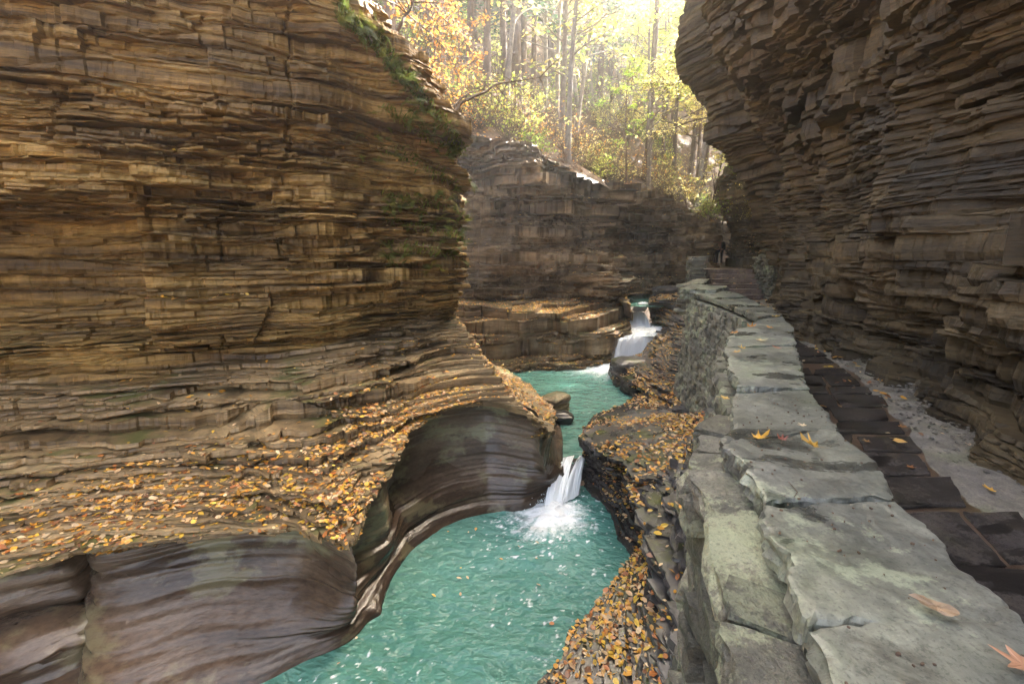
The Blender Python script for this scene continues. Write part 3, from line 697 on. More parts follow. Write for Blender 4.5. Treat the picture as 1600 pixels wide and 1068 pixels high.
# near part: big stones, far part: rubble.  Courses run down from the cap.
def put_courses(s0, s1, hfun, lfun, big):
    z = CAPZ - .125; k = 0
    while z > -2.1:
        h = hfun(k)
        s = s0 - rr.random() * .2
        while s < s1:
            L = lfun(k)
            sc = s + L / 2
            zc = z - h / 2
            if zc > foot(sc) - .1:
                q_ = (CAPZ - zc) / 1.6
                p = wallL(sc); t = wallT(sc); nn = np.array((-t[1], t[0]))
                dep = .34
                out = batter(sc) * (q_ ** .6) + (.11 if (big and k == 0) else (.08 if big and k == 1 else 0)) + rr.uniform(-.03, .045)
                cc = p + nn * (out - dep / 2)
                cands.append((cc[0], cc[1], zc, math.atan2(t[1], t[0]), L * 1.04, dep, h * 1.06, big))
            s += L * rr.uniform(.96, 1.05)
        z -= h; k += 1
put_courses(.2, 3.1, lambda k: (.085, .13, .17, .15, .16, .15, .17, .15, .17, .15, .17, .2)[min(k, 11)], lambda k: rr.uniform(.16, .42), True)
put_courses(3.1, SE, lambda k: rr.uniform(.075, .12), lambda k: rr.uniform(.11, .27), False)
cands.sort(key=lambda c: math.hypot(c[0], c[1]))
for i, c in enumerate(cands[:300]):
    me = rr.choice(SMB if c[7] else SM)
    link('stone', me, None, wall, loc=c[:3], rot=(rr.uniform(-.12, .12), rr.uniform(-.1, .1) - (.0), c[3] + rr.uniform(-.15, .15)), scale=(c[4], c[5], c[6]))
def join_meshes(items, name, mat, **k):
    Vs, Fs, b = [], [], 0
    for me, mw in items:
        v = np.empty(len(me.vertices) * 3, np.float32); me.vertices.foreach_get('co', v); v = v.reshape(-1, 3)
        f = np.empty(len(me.loops), np.int32); me.loops.foreach_get('vertex_index', f); f = f.reshape(len(me.polygons), -1)
        A = np.array(mw); Vs.append(v @ A[:3, :3].T + A[:3, 3]); Fs.append(f + b); b += len(v)
    return link(name, mesh_np(name, np.concatenate(Vs), np.concatenate(Fs)), mat, **k)
from mathutils import Euler
rest = [(rr.choice(SM), Matrix.LocRotScale(Vector(c[:3]), Euler((0, rr.uniform(-.1, .1), c[3])), Vector(c[4:7]))) for c in cands[300:]]
if rest: join_meshes(rest, 'stone_rubble', M['wall_stone'], parent=wall, kind='stuff')

# ================================================================== THE PATH
pth = []
RBp = catmull(RB[None], 12)[0]
wr = np.concatenate([WC[1], np.array([(5.2, 12.2, .9), (6.6, 15, .9), (7.9, 18.3, .9), (8.2, 19.2, .9)])[:]])
Ys = np.concatenate([np.linspace(-1.2, 6, 130), np.linspace(6.05, 18.9, 130)])
left = np.stack([np.interp(Ys, np.maximum.accumulate(wr[:, 1]), wr[:, 0]), Ys], 1)
right = np.stack([np.interp(Ys, RBp[:, 1], RBp[:, 0]), Ys], 1)
def path_pt(y, t):
    l = np.interp(y, Ys, left[:, 0]) - .25; r = np.interp(y, Ys, right[:, 0]) + .1
    return l + (r - l) * t
tt = np.linspace(0, 1, 50)
PX = left[:, :1] - .35 + (right[:, :1] + .2 - left[:, :1] + .35) * tt[None, :]
PY = np.repeat(Ys[:, None], 50, 1)
PZ = -.020 + .006 * fbm(PX * 3, PY * 3, 0, 501, 4)
link('path', mesh_np('path', np.stack([PX, PY, PZ], -1).reshape(-1, 3), grid_faces(len(Ys), 50), True), M['joint'], kind='structure', label='wet flagstone footpath between the stone wall and the cliff')
path_obj = bpy.data.objects['path']
# flagstones: rows across the walk, each its own slab
fr = random.Random(21)
def along(y): return (path_pt(y + .2, 0) - path_pt(y - .2, 0)) / .4      # dx/dy of the wall side
y = -.6; nfl = 0
def flag(quad, sd, n=7):
    global nfl
    link('flagstone', slab_mesh('flagstone', *quad, .03, sd, n=n, edge=.014, rough=.003), M['flag'], path_obj, loc=(0, 0, fr.uniform(.0, .004)))
    nfl += 1
rowys = [y]
while y < 18:
    y += fr.uniform(.34, .62) * (1 if y < 7 else 1.3); rowys.append(y)
def rx(y): # right hand limit of the flags
    return 1.32 + .30 * float(vn(y * .6, 0, 0, 77))
for i in range(len(rowys) - 1):
    y0, y1 = rowys[i] + .028, rowys[i + 1] - .028
    cuts = [-.05, fr.uniform(.5, .72), fr.uniform(1.15, 1.32)]
    cuts.append(cuts[-1] + fr.uniform(.3, .6))
    b0 = np.interp(rowys[i], Ys, left[:, 0]); b1 = np.interp(rowys[i + 1], Ys, left[:, 0])
    lim0 = np.interp(rowys[i], Ys, right[:, 0]) - b0 - .45
    for j in range(len(cuts) - 1):
        if cuts[j + 1] > lim0 and j > 0: break
        sk = fr.uniform(-.05, .05); sk2 = fr.uniform(-.05, .05)
        g = .026
        flag(((b0 + cuts[j] + g, y0 + sk), (b0 + cuts[j + 1] - g, y0 + sk2), (b1 + cuts[j + 1] - g + sk, y1 + sk), (b1 + cuts[j] + g + sk, y1 + sk2)), 600 + nfl, n=12 if y0 < 4 else 7)
# sandy margin along the cliff foot
t2 = np.linspace(0, 1, 70)
wid = 1.0 + .30 * fbm(Ys * 1.6, 0, 0, 88, 5)
wid = np.minimum(wid, np.maximum(.5, (right[:, 0] - left[:, 0]) - 1.1))
MX = right[:, :1] + .25 - (wid[:, None] + .25) * (1 - t2[None, :]); MY = np.repeat(Ys[:, None], 70, 1)
MZ = -.03 + .060 * t2[None, :] ** .5 + .10 * t2[None, :] ** 4 - .035 * np.exp(-t2[None, :] * 9) + .016 * fbm(MX * 4, MY * 4, 0, 502, 6) + .014 * fbm(MX * 1.1, MY * 1.1, 0, 503, 3)
link('path_margin', mesh_np('path_margin', np.stack([MX, MY, MZ], -1).reshape(-1, 3), grid_faces(len(Ys), 70), True), M['dirt'], kind='structure', label='pale sandy strip between the flagstones and the cliff foot')
# shale chips fallen along the margin
chips = []
for i in range(4200):
    yy = fr.uniform(.5, 17) ** 1; x_r = np.interp(yy, Ys, right[:, 0]); ww = abs(fr.gauss(0, .28))
    sz = fr.uniform(.008, .022) * (1 + 1.6 * (ww < .12))
    x = x_r + .05 - ww
    zz = float(-.03 + .15 * max(0, 1 - ww / 1.3) ** 3) + .012
    chips.append((fr.choice(SM), Matrix.LocRotScale(Vector((x, yy, zz)), Euler((fr.uniform(-.4, .4), fr.uniform(-.4, .4), fr.uniform(0, 6))), Vector((sz * 1.6, sz * 1.2, sz * .6)))))
join_meshes(chips, 'shale_gravel', M['dirt'], kind='stuff', label='small pale shale chips scattered along the cliff foot')

# ================================================================== STEPS, PARAPET, PIER
st = empty('stone_steps', (9, 18.2, 0), label='short flight of reddish leaf strewn stone steps at the end of the path', cat='steps')
for k in range(6):
    y0 = 18.25 + .30 * k; zt_ = .19 * (k + 1); c = 9.15 + .05 * k; hw = .92
    link('step', slab_mesh('step', (c - hw - .05, y0), (c + hw, y0 - .02), (c + hw, y0 + .5), (c - hw, y0 + .5), .17, 700 + k, n=14, edge=.035), M['step'], st, loc=(-9, -18.2, zt_))
    link('riser', slab_mesh('riser', (c - hw, y0 + .04), (c + hw - .05, y0 + .04), (c + hw - .05, y0 + .45), (c - hw, y0 + .45), .10, 720 + k, n=6, edge=.01), M['mortar'], st, loc=(-9, -18.2, zt_ - .155))
# upper path leading to the people
up = np.array([[(8.0, 20.0), (10.2, 20.0)], [(9.2, 22.5), (11.2, 22.5)], [(10.3, 25.5), (12.0, 25.5)], [(11.5, 28), (13.3, 28)], [(13.2, 31), (15, 31)], [(14.3, 34), (16.4, 34)], [(15.8, 37), (18.5, 37)]])
UV_ = np.concatenate([np.concatenate([up[:, 0], np.full((7, 1), 1.14)], 1), np.concatenate([up[:, 1], np.full((7, 1), 1.14)], 1), np.concatenate([up[:, 0], np.full((7, 1), -.6)], 1)])
link('upper_path', mesh_np('upper_path', UV_, np.concatenate([grid_faces(3, 7)[:6], [[i, i + 1, i + 15, i + 14] for i in range(6)]])), M['joint'], kind='structure', label='narrow upper path leading on behind the steps')
def coursed(name, base, rot, L, Dp, z0, z1, sd, label, cat, mat=None):
    root = empty(name, (base[0], base[1], z0), rot, label=label, cat=cat)
    r_ = random.Random(sd); z = 0
    while z < z1 - z0:
        h = r_.uniform(.06, .11); x = -L / 2
        while x < L / 2:
            l = r_.uniform(.14, .42)
            o = link('stone', r_.choice(SM), None, root, loc=(x + l / 2 + r_.uniform(-.05, .05), r_.uniform(-.07, .07), z + h / 2), rot=(0, 0, r_.uniform(-.1, .1)), scale=(l * 1.03, Dp * r_.uniform(.9, 1.1), h * 1.1))
            x += l
        z += h
    return root
coursed('parapet', (7.55, 18.9), R(75), 1.6, .5, .25, 1.62, 31, 'small coursed stone parapet standing left of the steps', 'parapet')
coursed('parapet', (5.3, 13.2), R(62), 3.6, .45, .2, .92, 32, 'low far stretch of dry stone wall leading up to the steps', 'low wall')
coursed('pier', (10.45, 18.6), R(88), 1.5, .5, .0, 1.75, 33, 'square grey stone pier standing right of the steps', 'pier')
# people on the upper path
def person(loc, rz, coat, trousers, hair, label, arm=0.0):
    root = empty('person', loc, rz, label=label, cat='person')
    def skin(name, V, E, rad, mat, parent, sub=1):
        me = bpy.data.meshes.new(name); me.from_pydata(V, E, [])
        o = link(name, me, mat, parent)
        o.modifiers.new('s', 'SKIN'); sv = me.skin_vertices[0].data
        for i, r_ in enumerate(rad): sv[i].radius = (r_, r_) if not hasattr(r_, '__len__') else r_
        sv[0].use_root = True
        o.modifiers.new('d', 'SUBSURF').levels = sub; o.modifiers['d'].render_levels = sub
        dg = bpy.context.evaluated_depsgraph_get()
        m2 = bpy.data.meshes.new_from_object(o.evaluated_get(dg)); o.modifiers.clear(); o.data = m2
        for p in m2.polygons: p.use_smooth = True
        return o
    a = arm
    V = [(0, 0, .95), (0, 0, 1.15), (0, .01, 1.38), (0, 0, 1.50), (0, -.02, 1.63), (0, -.02, 1.70), (.10, 0, .88), (.11, -.02 + a * .15, .48), (.11, .04 + a * .1, .07), (.12, -.10 + a * .1, .03), (-.10, 0, .88), (-.11, -.02 - a * .1, .48),
         (-.11, .05 - a * .15, .07), (-.12, -.09 - a * .15, .03), (.19, 0, 1.41), (.25, .03, 1.13), (.23, -.08, .88), (.23, -.13, .79), (-.19, 0, 1.41), (-.25, .03, 1.13), (-.23, -.08, .88), (-.23, -.13, .79)]
    E = [(0, 1), (1, 2), (2, 3), (3, 4), (4, 5), (0, 6), (6, 7), (7, 8), (8, 9), (0, 10), (10, 11), (11, 12), (12, 13), (2, 14), (14, 15), (15, 16), (16, 17), (2, 18), (18, 19), (19, 20), (20, 21)]
    rad = [.15, (.14, .10), (.16, .11), .06, .095, .07, .09, .065, .045, .04, .09, .065, .045, .04, .06, .05, .035, .035, .06, .05, .035, .035]
    skin('body', V, E, rad, plain('person_skin', (.45, .28, .2)), root)
    skin('jacket', [(0, 0, .93), (0, 0, 1.15), (0, .01, 1.38), (0, .0, 1.47), (.20, 0, 1.40), (.26, .03, 1.13), (.235, -.07, .92), (-.20, 0, 1.40), (-.26, .03, 1.13), (-.235, -.07, .92)],
         [(0, 1), (1, 2), (2, 3), (2, 4), (4, 5), (5, 6), (2, 7), (7, 8), (8, 9)], [(.19, .15), (.18, .14), (.19, .14), .08, .085, .07, .055, .085, .07, .055], coat, root)
    skin('trousers', [(0, 0, .96), (.10, 0, .86), (.11, -.02 + a * .15, .48), (.11, .04 + a * .1, .10), (-.10, 0, .86), (-.11, -.02 - a * .1, .48), (-.11, .05 - a * .15, .10)],
         [(0, 1), (1, 2), (2, 3), (0, 4), (4, 5), (5, 6)], [.15, .11, .085, .065, .11, .085, .065], trousers, root)
    skin('hair', [(0, .01, 1.66), (0, 0, 1.73), (0, .03, 1.60)], [(0, 1), (0, 2)], [.105, .08, .08], hair, root)
    return root
person((13.05, 29.6, 1.14), R(8), plain('rust_jacket', (.36, .18, .12)), plain('blue_jeans', (.02, .03, .06)), plain('dark_hair', (.03, .02, .015)), 'person in a rusty brown jacket and dark blue jeans walking away on the upper path', .5)
person((13.5, 30.1, 1.14), R(-12), plain('black_coat', (.012, .012, .015)), plain('black_trousers', (.012, .012, .016)), plain('black_hair', (.015, .012, .01)), 'person dressed all in black just behind the one in the brown jacket', -.4)

# ================================================================== WATER
def water_mat():
    m, n, l, b = new_mat('teal_creek_water')
    a_ = n.new('ShaderNodeAttribute'); a_.attribute_name = 'col'
    sp = n.new('ShaderNodeSeparateColor'); l.new(a_.outputs['Color'], sp.inputs[0])
    geo = n.new('ShaderNodeNewGeometry'); P = geo.outputs['Position']
    fine = noise(n, l, mapped(n, l, (16, 16, 16), P), 1.0, 6, 0.7, 1.2)
    sm = noise(n, l, mapped(n, l, (.7, .7, .7), P), 1.0, 3, 0.5)
    c = ramp(n, l, sm, [(0.3, (0.050, 0.150, 0.108)), (0.7, (0.092, 0.220, 0.168))])
    c = mixc(n, l, sp.outputs[1], c, (0.16, 0.42, 0.38))
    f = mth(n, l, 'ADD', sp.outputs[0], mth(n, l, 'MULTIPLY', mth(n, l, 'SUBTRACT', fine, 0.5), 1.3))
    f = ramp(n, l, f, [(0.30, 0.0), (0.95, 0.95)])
    c = mixc(n, l, f, c, (0.93, 0.95, 0.95))  # one white for real foam and for painted glints
    l.new(c, b.inputs['Base Color']); l.new(mixc(n, l, f, 0.07, 0.5), b.inputs['Roughness'])
    w1 = noise(n, l, mapped(n, l, (3.2, 5.0, 4), P, (0, 0, .5)), 1.0, 3, 0.5, 0.15)
    w2 = noise(n, l, mapped(n, l, (11, 17, 12), P, (0, 0, .2)), 1.0, 3, 0.5, 0.1)
    nb = bump(n, l, w1, 0.9, 0.16); nb = bump(n, l, w2, 0.8, 0.035, nb)
    l.new(nb, b.inputs['Normal']); b.inputs['IOR'].default_value = 1.33
    return m
M['water'] = water_mat()
def water(name, x0, x1, y0, y1, z, res, falls, amp, label, foam_glints=.5, sd=0):
    nx, ny = int((x1 - x0) / res) + 2, int((y1 - y0) / res) + 2
    X, Y = np.meshgrid(np.linspace(x0, x1, nx), np.linspace(y0, y1, ny))
    Z = z + amp * (fbm(X * 1.6, Y * 2.2, 0, 61 + sd, 4)) * .8
    foam = np.zeros_like(X); aer = np.zeros_like(X)
    for (fx, fy, r, dx, dy, sp_) in falls:
        d = np.hypot(X - fx, Y - fy); dd = np.hypot(dx, dy) + 1e-9
        u = ((X - fx) * dx + (Y - fy) * dy) / dd; v = ((X - fx) * -dy + (Y - fy) * dx) / dd
        e = np.sqrt(np.where(u > 0, u / sp_, u * 1.6) ** 2 + (v * 1.0 / (1 + .25 * np.maximum(u, 0))) ** 2) / r
        ang = np.arctan2(Y - fy, X - fx)
        st_ = vn(ang * 9 + 0.8 * fbm(X * 2, Y * 2, 0, 65, 2), e * .8, 0, 63) + .6 * vn(ang * 26, e * 1.2, 0, 64)
        foam = np.maximum(foam, 1.15 * np.exp(-e ** 2 * .7) + .50 * np.exp(-e * .55) * (.55 + .8 * st_))
        aer = np.maximum(aer, np.exp(-e * .55))
        Z = Z + .05 * np.exp(-e) * vn(X * 7, Y * 7, 0, 66) * 1.2 + .10 * np.exp(-e * e * 3)
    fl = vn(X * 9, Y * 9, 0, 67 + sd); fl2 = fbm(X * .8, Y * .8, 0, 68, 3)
    glint_n = vn(X * 26, Y * 26, 3, 71 + sd)
    foam = foam + 1.25 * foam_glints * np.clip((glint_n - .60) * 4, 0, 1) * np.clip(.5 + fl2 * 1.4, 0, 1)  # white sparkle glints painted into the same mask as the foam
    foam = foam + foam_glints * .9 * np.clip((fl - .62) * 2.2, 0, 1) * np.clip(.5 + fl2 * 1.5, 0, 1.2)
    streak = fbm(X * 1.1 + .5 * Y, Y * 4.0, 0, 69, 4); aer = aer + .25 * np.clip(streak, 0, 1)
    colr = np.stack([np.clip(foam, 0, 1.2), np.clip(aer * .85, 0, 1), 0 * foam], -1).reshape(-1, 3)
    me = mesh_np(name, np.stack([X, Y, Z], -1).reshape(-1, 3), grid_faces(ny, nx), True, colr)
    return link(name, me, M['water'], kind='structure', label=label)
fp = at(862, 792, z=ZL)
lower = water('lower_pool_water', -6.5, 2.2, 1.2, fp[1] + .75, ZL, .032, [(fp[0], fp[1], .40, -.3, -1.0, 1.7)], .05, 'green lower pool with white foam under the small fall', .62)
f2 = at(978, 572, z=ZM)
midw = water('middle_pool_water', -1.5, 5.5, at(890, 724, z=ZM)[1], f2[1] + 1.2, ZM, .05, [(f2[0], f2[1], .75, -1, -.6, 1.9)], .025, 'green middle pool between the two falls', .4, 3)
f3 = at(1003, 512, z=ZU)
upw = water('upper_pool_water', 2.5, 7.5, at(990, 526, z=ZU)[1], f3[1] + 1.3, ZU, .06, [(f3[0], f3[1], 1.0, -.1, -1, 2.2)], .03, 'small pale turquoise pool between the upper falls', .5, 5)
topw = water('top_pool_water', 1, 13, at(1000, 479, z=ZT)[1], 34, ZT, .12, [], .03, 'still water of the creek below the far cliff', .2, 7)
def fall_mat():
    m, n, l, b = new_mat('falling_white_water')
    a_ = n.new('ShaderNodeAttribute'); a_.attribute_name = 'col'
    s1 = noise(n, l, mapped(n, l, (26, 1.6, 1), a_.outputs['Vector']), 1.0, 5, 0.6, .3)
    s2 = noise(n, l, mapped(n, l, (70, 2.5, 1), a_.outputs['Vector']), 1.0, 3, 0.6)
    sp = n.new('ShaderNodeSeparateColor'); l.new(a_.outputs['Color'], sp.inputs[0])
    h = mixc(n, l, .4, s1, s2)
    b.inputs['Base Color'].default_value = (.93, .96, .97, 1); b.inputs['Roughness'].default_value = .35
    l.new(bump(n, l, h, .8, .05), b.inputs['Normal'])
    f = mth(n, l, 'ADD', h, mth(n, l, 'MULTIPLY', sp.outputs[1], .16))
    f = mth(n, l, 'SUBTRACT', f, mth(n, l, 'MULTIPLY', sp.outputs[2], .5))
    f = ramp(n, l, f, [(0.33, 0.12), (0.54, 1.0)])
    tr = n.new('ShaderNodeBsdfTransparent'); mx = n.new('ShaderNodeMixShader'); l.new(f, mx.inputs[0]); l.new(tr.outputs[0], mx.inputs[1]); l.new(b.outputs[0], mx.inputs[2])
    l.new(mx.outputs[0], n['Material Output'].inputs[0])
    return m
M['fall'] = fall_mat()
def waterfall(a0, a1, b0, b1, label, sd, drop_curve=1.8, nu=60, nv=40, lead=.35):
    """from crest line a0-a1 to foot line b0-b1"""
    a0, a1, b0, b1 = map(np.array, (a0, a1, b0, b1))
    u = np.linspace(0, 1, nu)[None, :, None]; v = np.linspace(0, 1, nv)[:, None, None]
    A = a0 + (a1 - a0) * u; B = b0 + (b1 - b0) * u
    back_ = (A - B); back_[..., 2] = 0
    vv = np.clip((v - .15) / .85, 0, 1)
    P = A + back_ * lead * np.clip((.15 - v) / .15, 0, 1)
    XY = P[..., :2] + (B - A)[..., :2] * vv
    Z = A[..., 2:] + .015 + (B - A)[..., 2:] * vv ** drop_curve
    Z = Z + .04 * vn(u * 7 + 0 * v, v * 2, 0, sd) * (vv > 0) * (1 - .3 * v)
    Z = Z + .07 * np.sin(np.pi * u) * np.sin(np.pi * np.clip(v, 0, 1)) + .035 * vn(u * 16 + .6 * v, v * 1.2, 9, sd + 5) * np.sin(np.pi * np.clip(v, 0, 1))
    XY = XY + .05 * vn(u * 6, v * 3, 4, sd + 1) * np.sign((B - A)[..., :2]) * vv
    C = np.stack([np.broadcast_to(u[..., 0] * np.linalg.norm(a1 - a0), (nv, nu)) + sd, np.broadcast_to(v[..., 0], (nv, nu)), np.clip(np.abs(np.broadcast_to(u[..., 0], (nv, nu)) * 2 - 1) * 4 - 3, 0, 1)], -1)
    V = np.concatenate([np.broadcast_to(XY, (nv, nu, 2)), np.broadcast_to(Z, (nv, nu, 1))], -1).reshape(-1, 3)
    o = link('waterfall', mesh_np('waterfall', V, grid_faces(nv, nu), True, C.reshape(-1, 3)), M['fall'])
    return tag(o, label, 'waterfall', 'white falls along the creek')
z_ = lambda p, zz: np.array((p[0], p[1], zz))
waterfall(z_(at(869, 727, z=ZM), ZM), z_(at(896, 722, z=ZM), ZM), z_(at(846, 797, z=ZL), ZL + .02), z_(at(884, 790, z=ZL), ZL + .02), 'foaming lowest fall spilling past a small rock into the lower pool', 1, 1.5)
waterfall(z_(at(897, 724, z=ZM), ZM + .01), z_(at(915, 720, z=ZM), ZM + .01), z_(at(872, 794, z=ZL), ZL + .02), z_(at(908, 774, z=ZL), ZL + .02), 'thin right hand thread of the lowest fall', 2, 1.5)
waterfall(z_(at(962, 530, z=ZU), ZU), z_(at(1030, 522, z=ZU), ZU), z_(at(955, 570, z=ZM), ZM + .02), z_(at(1020, 563, z=ZM), ZM + .02), 'wide white curtain fall dropping into the middle pool', 3, 2.0)
waterfall(z_(at(985, 489, z=-.75), -.75), z_(at(1006, 488, z=-.75), -.75), z_(at(972, 514, z=ZU), ZU + .02), z_(at(1020, 513, z=ZU), ZU + .02), 'middle cascade dropping into the small upper pool', 4, 1.7)
waterfall(z_(at(992, 475, z=ZT), ZT), z_(at(1030, 474, z=ZT), ZT), z_(at(984, 488, z=-.75), -.73), z_(at(1010, 487, z=-.75), -.73), 'topmost short cascade under the far cliff', 5, 1.7)
sv_ = []; rsp = random.Random(9)
for i in range(900):
    a_ = rsp.uniform(0, 6.28); rr_ = abs(rsp.gauss(0, .16)); h_ = abs(rsp.gauss(0, .09)) * max(0, 1 - rr_ * 1.5); q_ = rsp.uniform(.003, .010)
    sv_.append((SM[0], Matrix.LocRotScale(Vector((fp[0] + .04 + math.cos(a_) * rr_ * 1.3, fp[1] + .10 + math.sin(a_) * rr_, ZL + .03 + h_)), Euler((a_, a_, 0)), Vector((q_, q_, q_ * 1.6)))))
SPR = plain('white_spray', (.85, .9, .92), .3)
join_meshes(sv_, 'spray', SPR, kind='stuff', label='white spray thrown up where the lowest fall lands')
# rock ribs that the falls run over
def boulder(p, sc, rz, mat, label, sd, leaves=False, n=22):
    me = stone_mesh_hi(sd, n)
    if mat is M['sculpt']: me.polygons.foreach_set('use_smooth', np.ones(len(me.polygons), bool))
    o = link('boulder', me, mat, loc=p, rot=(0, 0, rz), scale=sc)
    tag(o, label, 'rock'); return o
def stone_mesh_hi(sd, n=14):
    """a bedded boulder: rounded block cut by horizontal beds"""
    nr = 26; nc = 48
    t = np.linspace(0, 2 * np.pi, nc, endpoint=False)[None, :]; zz = np.linspace(-1, 1, nr)[:, None]
    prof_ = (1 - np.abs(zz) ** 4) ** .5
    bed = np.floor((zz + 1) * 5 + .5 * vn(np.cos(t) * 1.2, np.sin(t) * 1.2, 0, sd))
    r = prof_ * (.85 + .2 * fbm(np.cos(t) * 1.3, np.sin(t) * 1.3, zz * .8, sd, 3)) + .16 * (_h(bed, 0 * bed, 0 * bed, sd) - .5) * (np.abs(zz) < .97) + .05 * vn(t * 3, bed, 0, sd)
    r = np.maximum(r, .02)
    sq = 1 / np.maximum(np.abs(np.cos(t)), np.abs(np.sin(t))) ** .5
    X = r * sq * np.cos(t); Y = r * sq * np.sin(t); Z = np.broadcast_to(zz, X.shape)
    V = np.stack([X, Y, Z], -1).reshape(-1, 3) * .5
    i = np.arange(nr * nc).reshape(nr, nc); j = np.roll(i, -1, 1)
    F = np.stack([i[:-1], j[:-1], j[1:], i[1:]], -1).reshape(-1, 4)
    return mesh_np('boulder', V, F, False)
p = at(903, 735, z=-2.25); boulder((p[0], p[1] + .1, -2.28), (.34, .34, .42), .3, M['bank'], 'small leaf topped rock splitting the lowest fall', 811)
for (px, py, z0, sx, sy, sz, rz, mt, lb, sd) in [
    (985, 592, ZM, 1.5, 1.3, 1.0, .2, 'bank', 'layered dark rock at the foot of the wide curtain fall', 821),
    (1000, 612, ZM, 1.3, .9, .7, .5, 'bank', 'low leaf covered rock between the curtain fall and the bank', 822),
    (1040, 497, ZU, 1.3, 1.6, 1.5, .1, 'bank', 'dark block of rock beside the middle cascade', 823),
    (1042, 466, ZT, 1.6, 1.4, .9, .4, 'bank', 'leaf strewn rock above the dark block by the cascade', 824),
    (868, 640, ZM, .9, .7, .62, .8, 'apron', 'pale squared rock at the tip of the left ledge', 825),
    (872, 658, ZM, .75, .55, .35, .1, 'bank', 'low dark wet rock by the tip of the left ledge', 826),
    (1035, 443, ZT, 3.2, 2.0, 1.7, .1, 'mid', 'big dark boulder at the foot of the far cliff', 827),
    (30, 930, -2.05, 1.5, .9, .8, .5, 'sculpt', 'dark wet ledge rock inside the hollow at the lower left corner', 841),
    (120, 1010, -2.4, .8, .6, .5, 1.0, 'sculpt', 'angular brown rock wedged below the hollow at the lower left', 842),
    (40, 1040, -2.5, 1.6, 1.0, .7, .2, 'sculpt', 'lowest dark rock in the lower left corner', 843),
    (893, 553, ZM, 2.3, 1.6, .75, -.1, 'mid', 'pale scalloped rock shelf at the edge of the middle pool', 828),
    (930, 505, -1.2, 2.0, 1.6, 1.0, .2, 'mid', 'leaf covered rock step left of the upper cascades', 829)]:
    p = at(px, py, z=z0)
    boulder((p[0], p[1], z0 + sz * .22), (sx, sy, sz), rz, M[mt], lb, sd)

#@@PART3
# ================================================================== FALLEN LEAVES
LCOL = [((.74, .36, .05), 'orange'), ((.80, .52, .07), 'yellow'), ((.74, .55, .32), 'pale tan'), ((.48, .17, .045), 'rusty red brown'), ((.66, .44, .24), 'dull buff'), ((.78, .44, .13), 'amber'), ((.25, .11, .05), 'dark brown')]
LW_ = np.array([.22, .16, .18, .13, .12, .08, .11])
LW_ = LW_ / LW_.sum()
def leaf_pts(kind):
    if kind == 0:      # pointed oval, folded on the midrib
        V = np.array([(-.52, 0, .02), (-.22, .24, .07), (.15, .23, .10), (.55, 0, .03), (.15, -.23, .12), (-.22, -.24, .06), (-.78, .02, .01), (-.52, .012, .02)])
        F = np.array([(0, 3, 2, 1), (0, 5, 4, 3), (0, 6, 7, 0)])
    elif kind == 1:    # curled
        V = np.array([(-.5, 0, .12), (-.2, .26, .22), (.2, .20, .16), (.52, 0, .0), (.2, -.24, .05), (-.2, -.22, .02), (-.7, .0, .2), (-.5, .012, .12)])
        F = np.array([(0, 3, 2, 1), (0, 5, 4, 3), (0, 6, 7, 0)])
    else:              # flat, broad
        V = np.array([(-.48, 0, .0), (-.25, .34, .03), (.2, .30, .02), (.5, .04, .05), (.2, -.30, .02), (-.2, -.33, .05), (-.72, -.03, .0), (-.48, .012, .0)])
        F = np.array([(0, 3, 2, 1), (0, 5, 4, 3), (0, 6, 7, 0)])
    return V, F[:2]
LK = [leaf_pts(k) for k in range(3)]
def sample_ledges(zone, dens_fn, rs):
    C = [L for L in LEDGES if L[-1] == zone]
    cen = np.concatenate([L[0] for L in C]); nn = np.concatenate([L[1] for L in C]); ar = np.concatenate([L[2] for L in C])
    q = [np.concatenate([L[i] for L in C]) for i in (3, 4, 5, 6)]
    lam = ar * dens_fn(cen[:, 0], cen[:, 1], cen[:, 2])
    cnt = rs.poisson(np.clip(lam, 0, 50))
    idx = np.repeat(np.arange(len(cen)), cnt)
    a, b = rs.random(len(idx))[:, None], rs.random(len(idx))[:, None]
    P = (q[0][idx] * (1 - a) + q[1][idx] * a) * (1 - b) + (q[3][idx] * (1 - a) + q[2][idx] * a) * b
    return P, nn[idx]
ALL = []      # (pos, normal, size, zone)
rs = np.random.default_rng(3)
def add_leaves(P, nn, smin, smax, zone):
    m = len(P); sz = rs.uniform(smin, smax, m) * rs.choice([.55, .8, 1.0, 1.15], m)
    n2 = nn + rs.normal(0, .28, (m, 3)) + np.array((0, 0, .35)); n2 /= np.linalg.norm(n2, axis=1)[:, None]
    P = P + n2 * .006 + np.array((0, 0, .004)) * rs.random((m, 1)) * 2
    yaw = rs.uniform(0, 2 * np.pi, m); col = rs.choice(len(LCOL), m, p=LW_); kind = rs.integers(0, 3, m)
    ALL.append((P, n2, sz, yaw, col, kind, np.full(m, zone)))
xl, yl = LP[:, 0], LP[:, 1]
def d_left(x, y, z):
    d = np.full(x.shape, 9.)
    for i in range(len(LP) - 1):
        a, b = LP[i, :2], LP[i + 1, :2]; t = np.clip(((x - a[0]) * (b - a)[0] + (y - a[1]) * (b - a)[1]) / ((b - a) @ (b - a)), 0, 1)
        d = np.minimum(d, np.hypot(x - a[0] - t * (b - a)[0], y - a[1] - t * (b - a)[1]))
    cl = fbm(x * 1.6, y * 1.6, z, 201, 4)
    base = np.where(x < -2.0, 620 * np.exp(-((d - .42) / .42) ** 2), 560 * np.exp(-(d / 1.5) ** 2) + 90)
    base = base * np.clip(.5 + 2.9 * cl, 0.03, 2.1) + 10 * (z < .4)
    return base * (z < .42) + 6 * ((z >= .42) & (x > -3.2)) + 2.0 * (z >= .42) + 260 * ((z > 1.05) & (z < 1.2) & (x > JX) & (x < JX + 1.2)) * .3
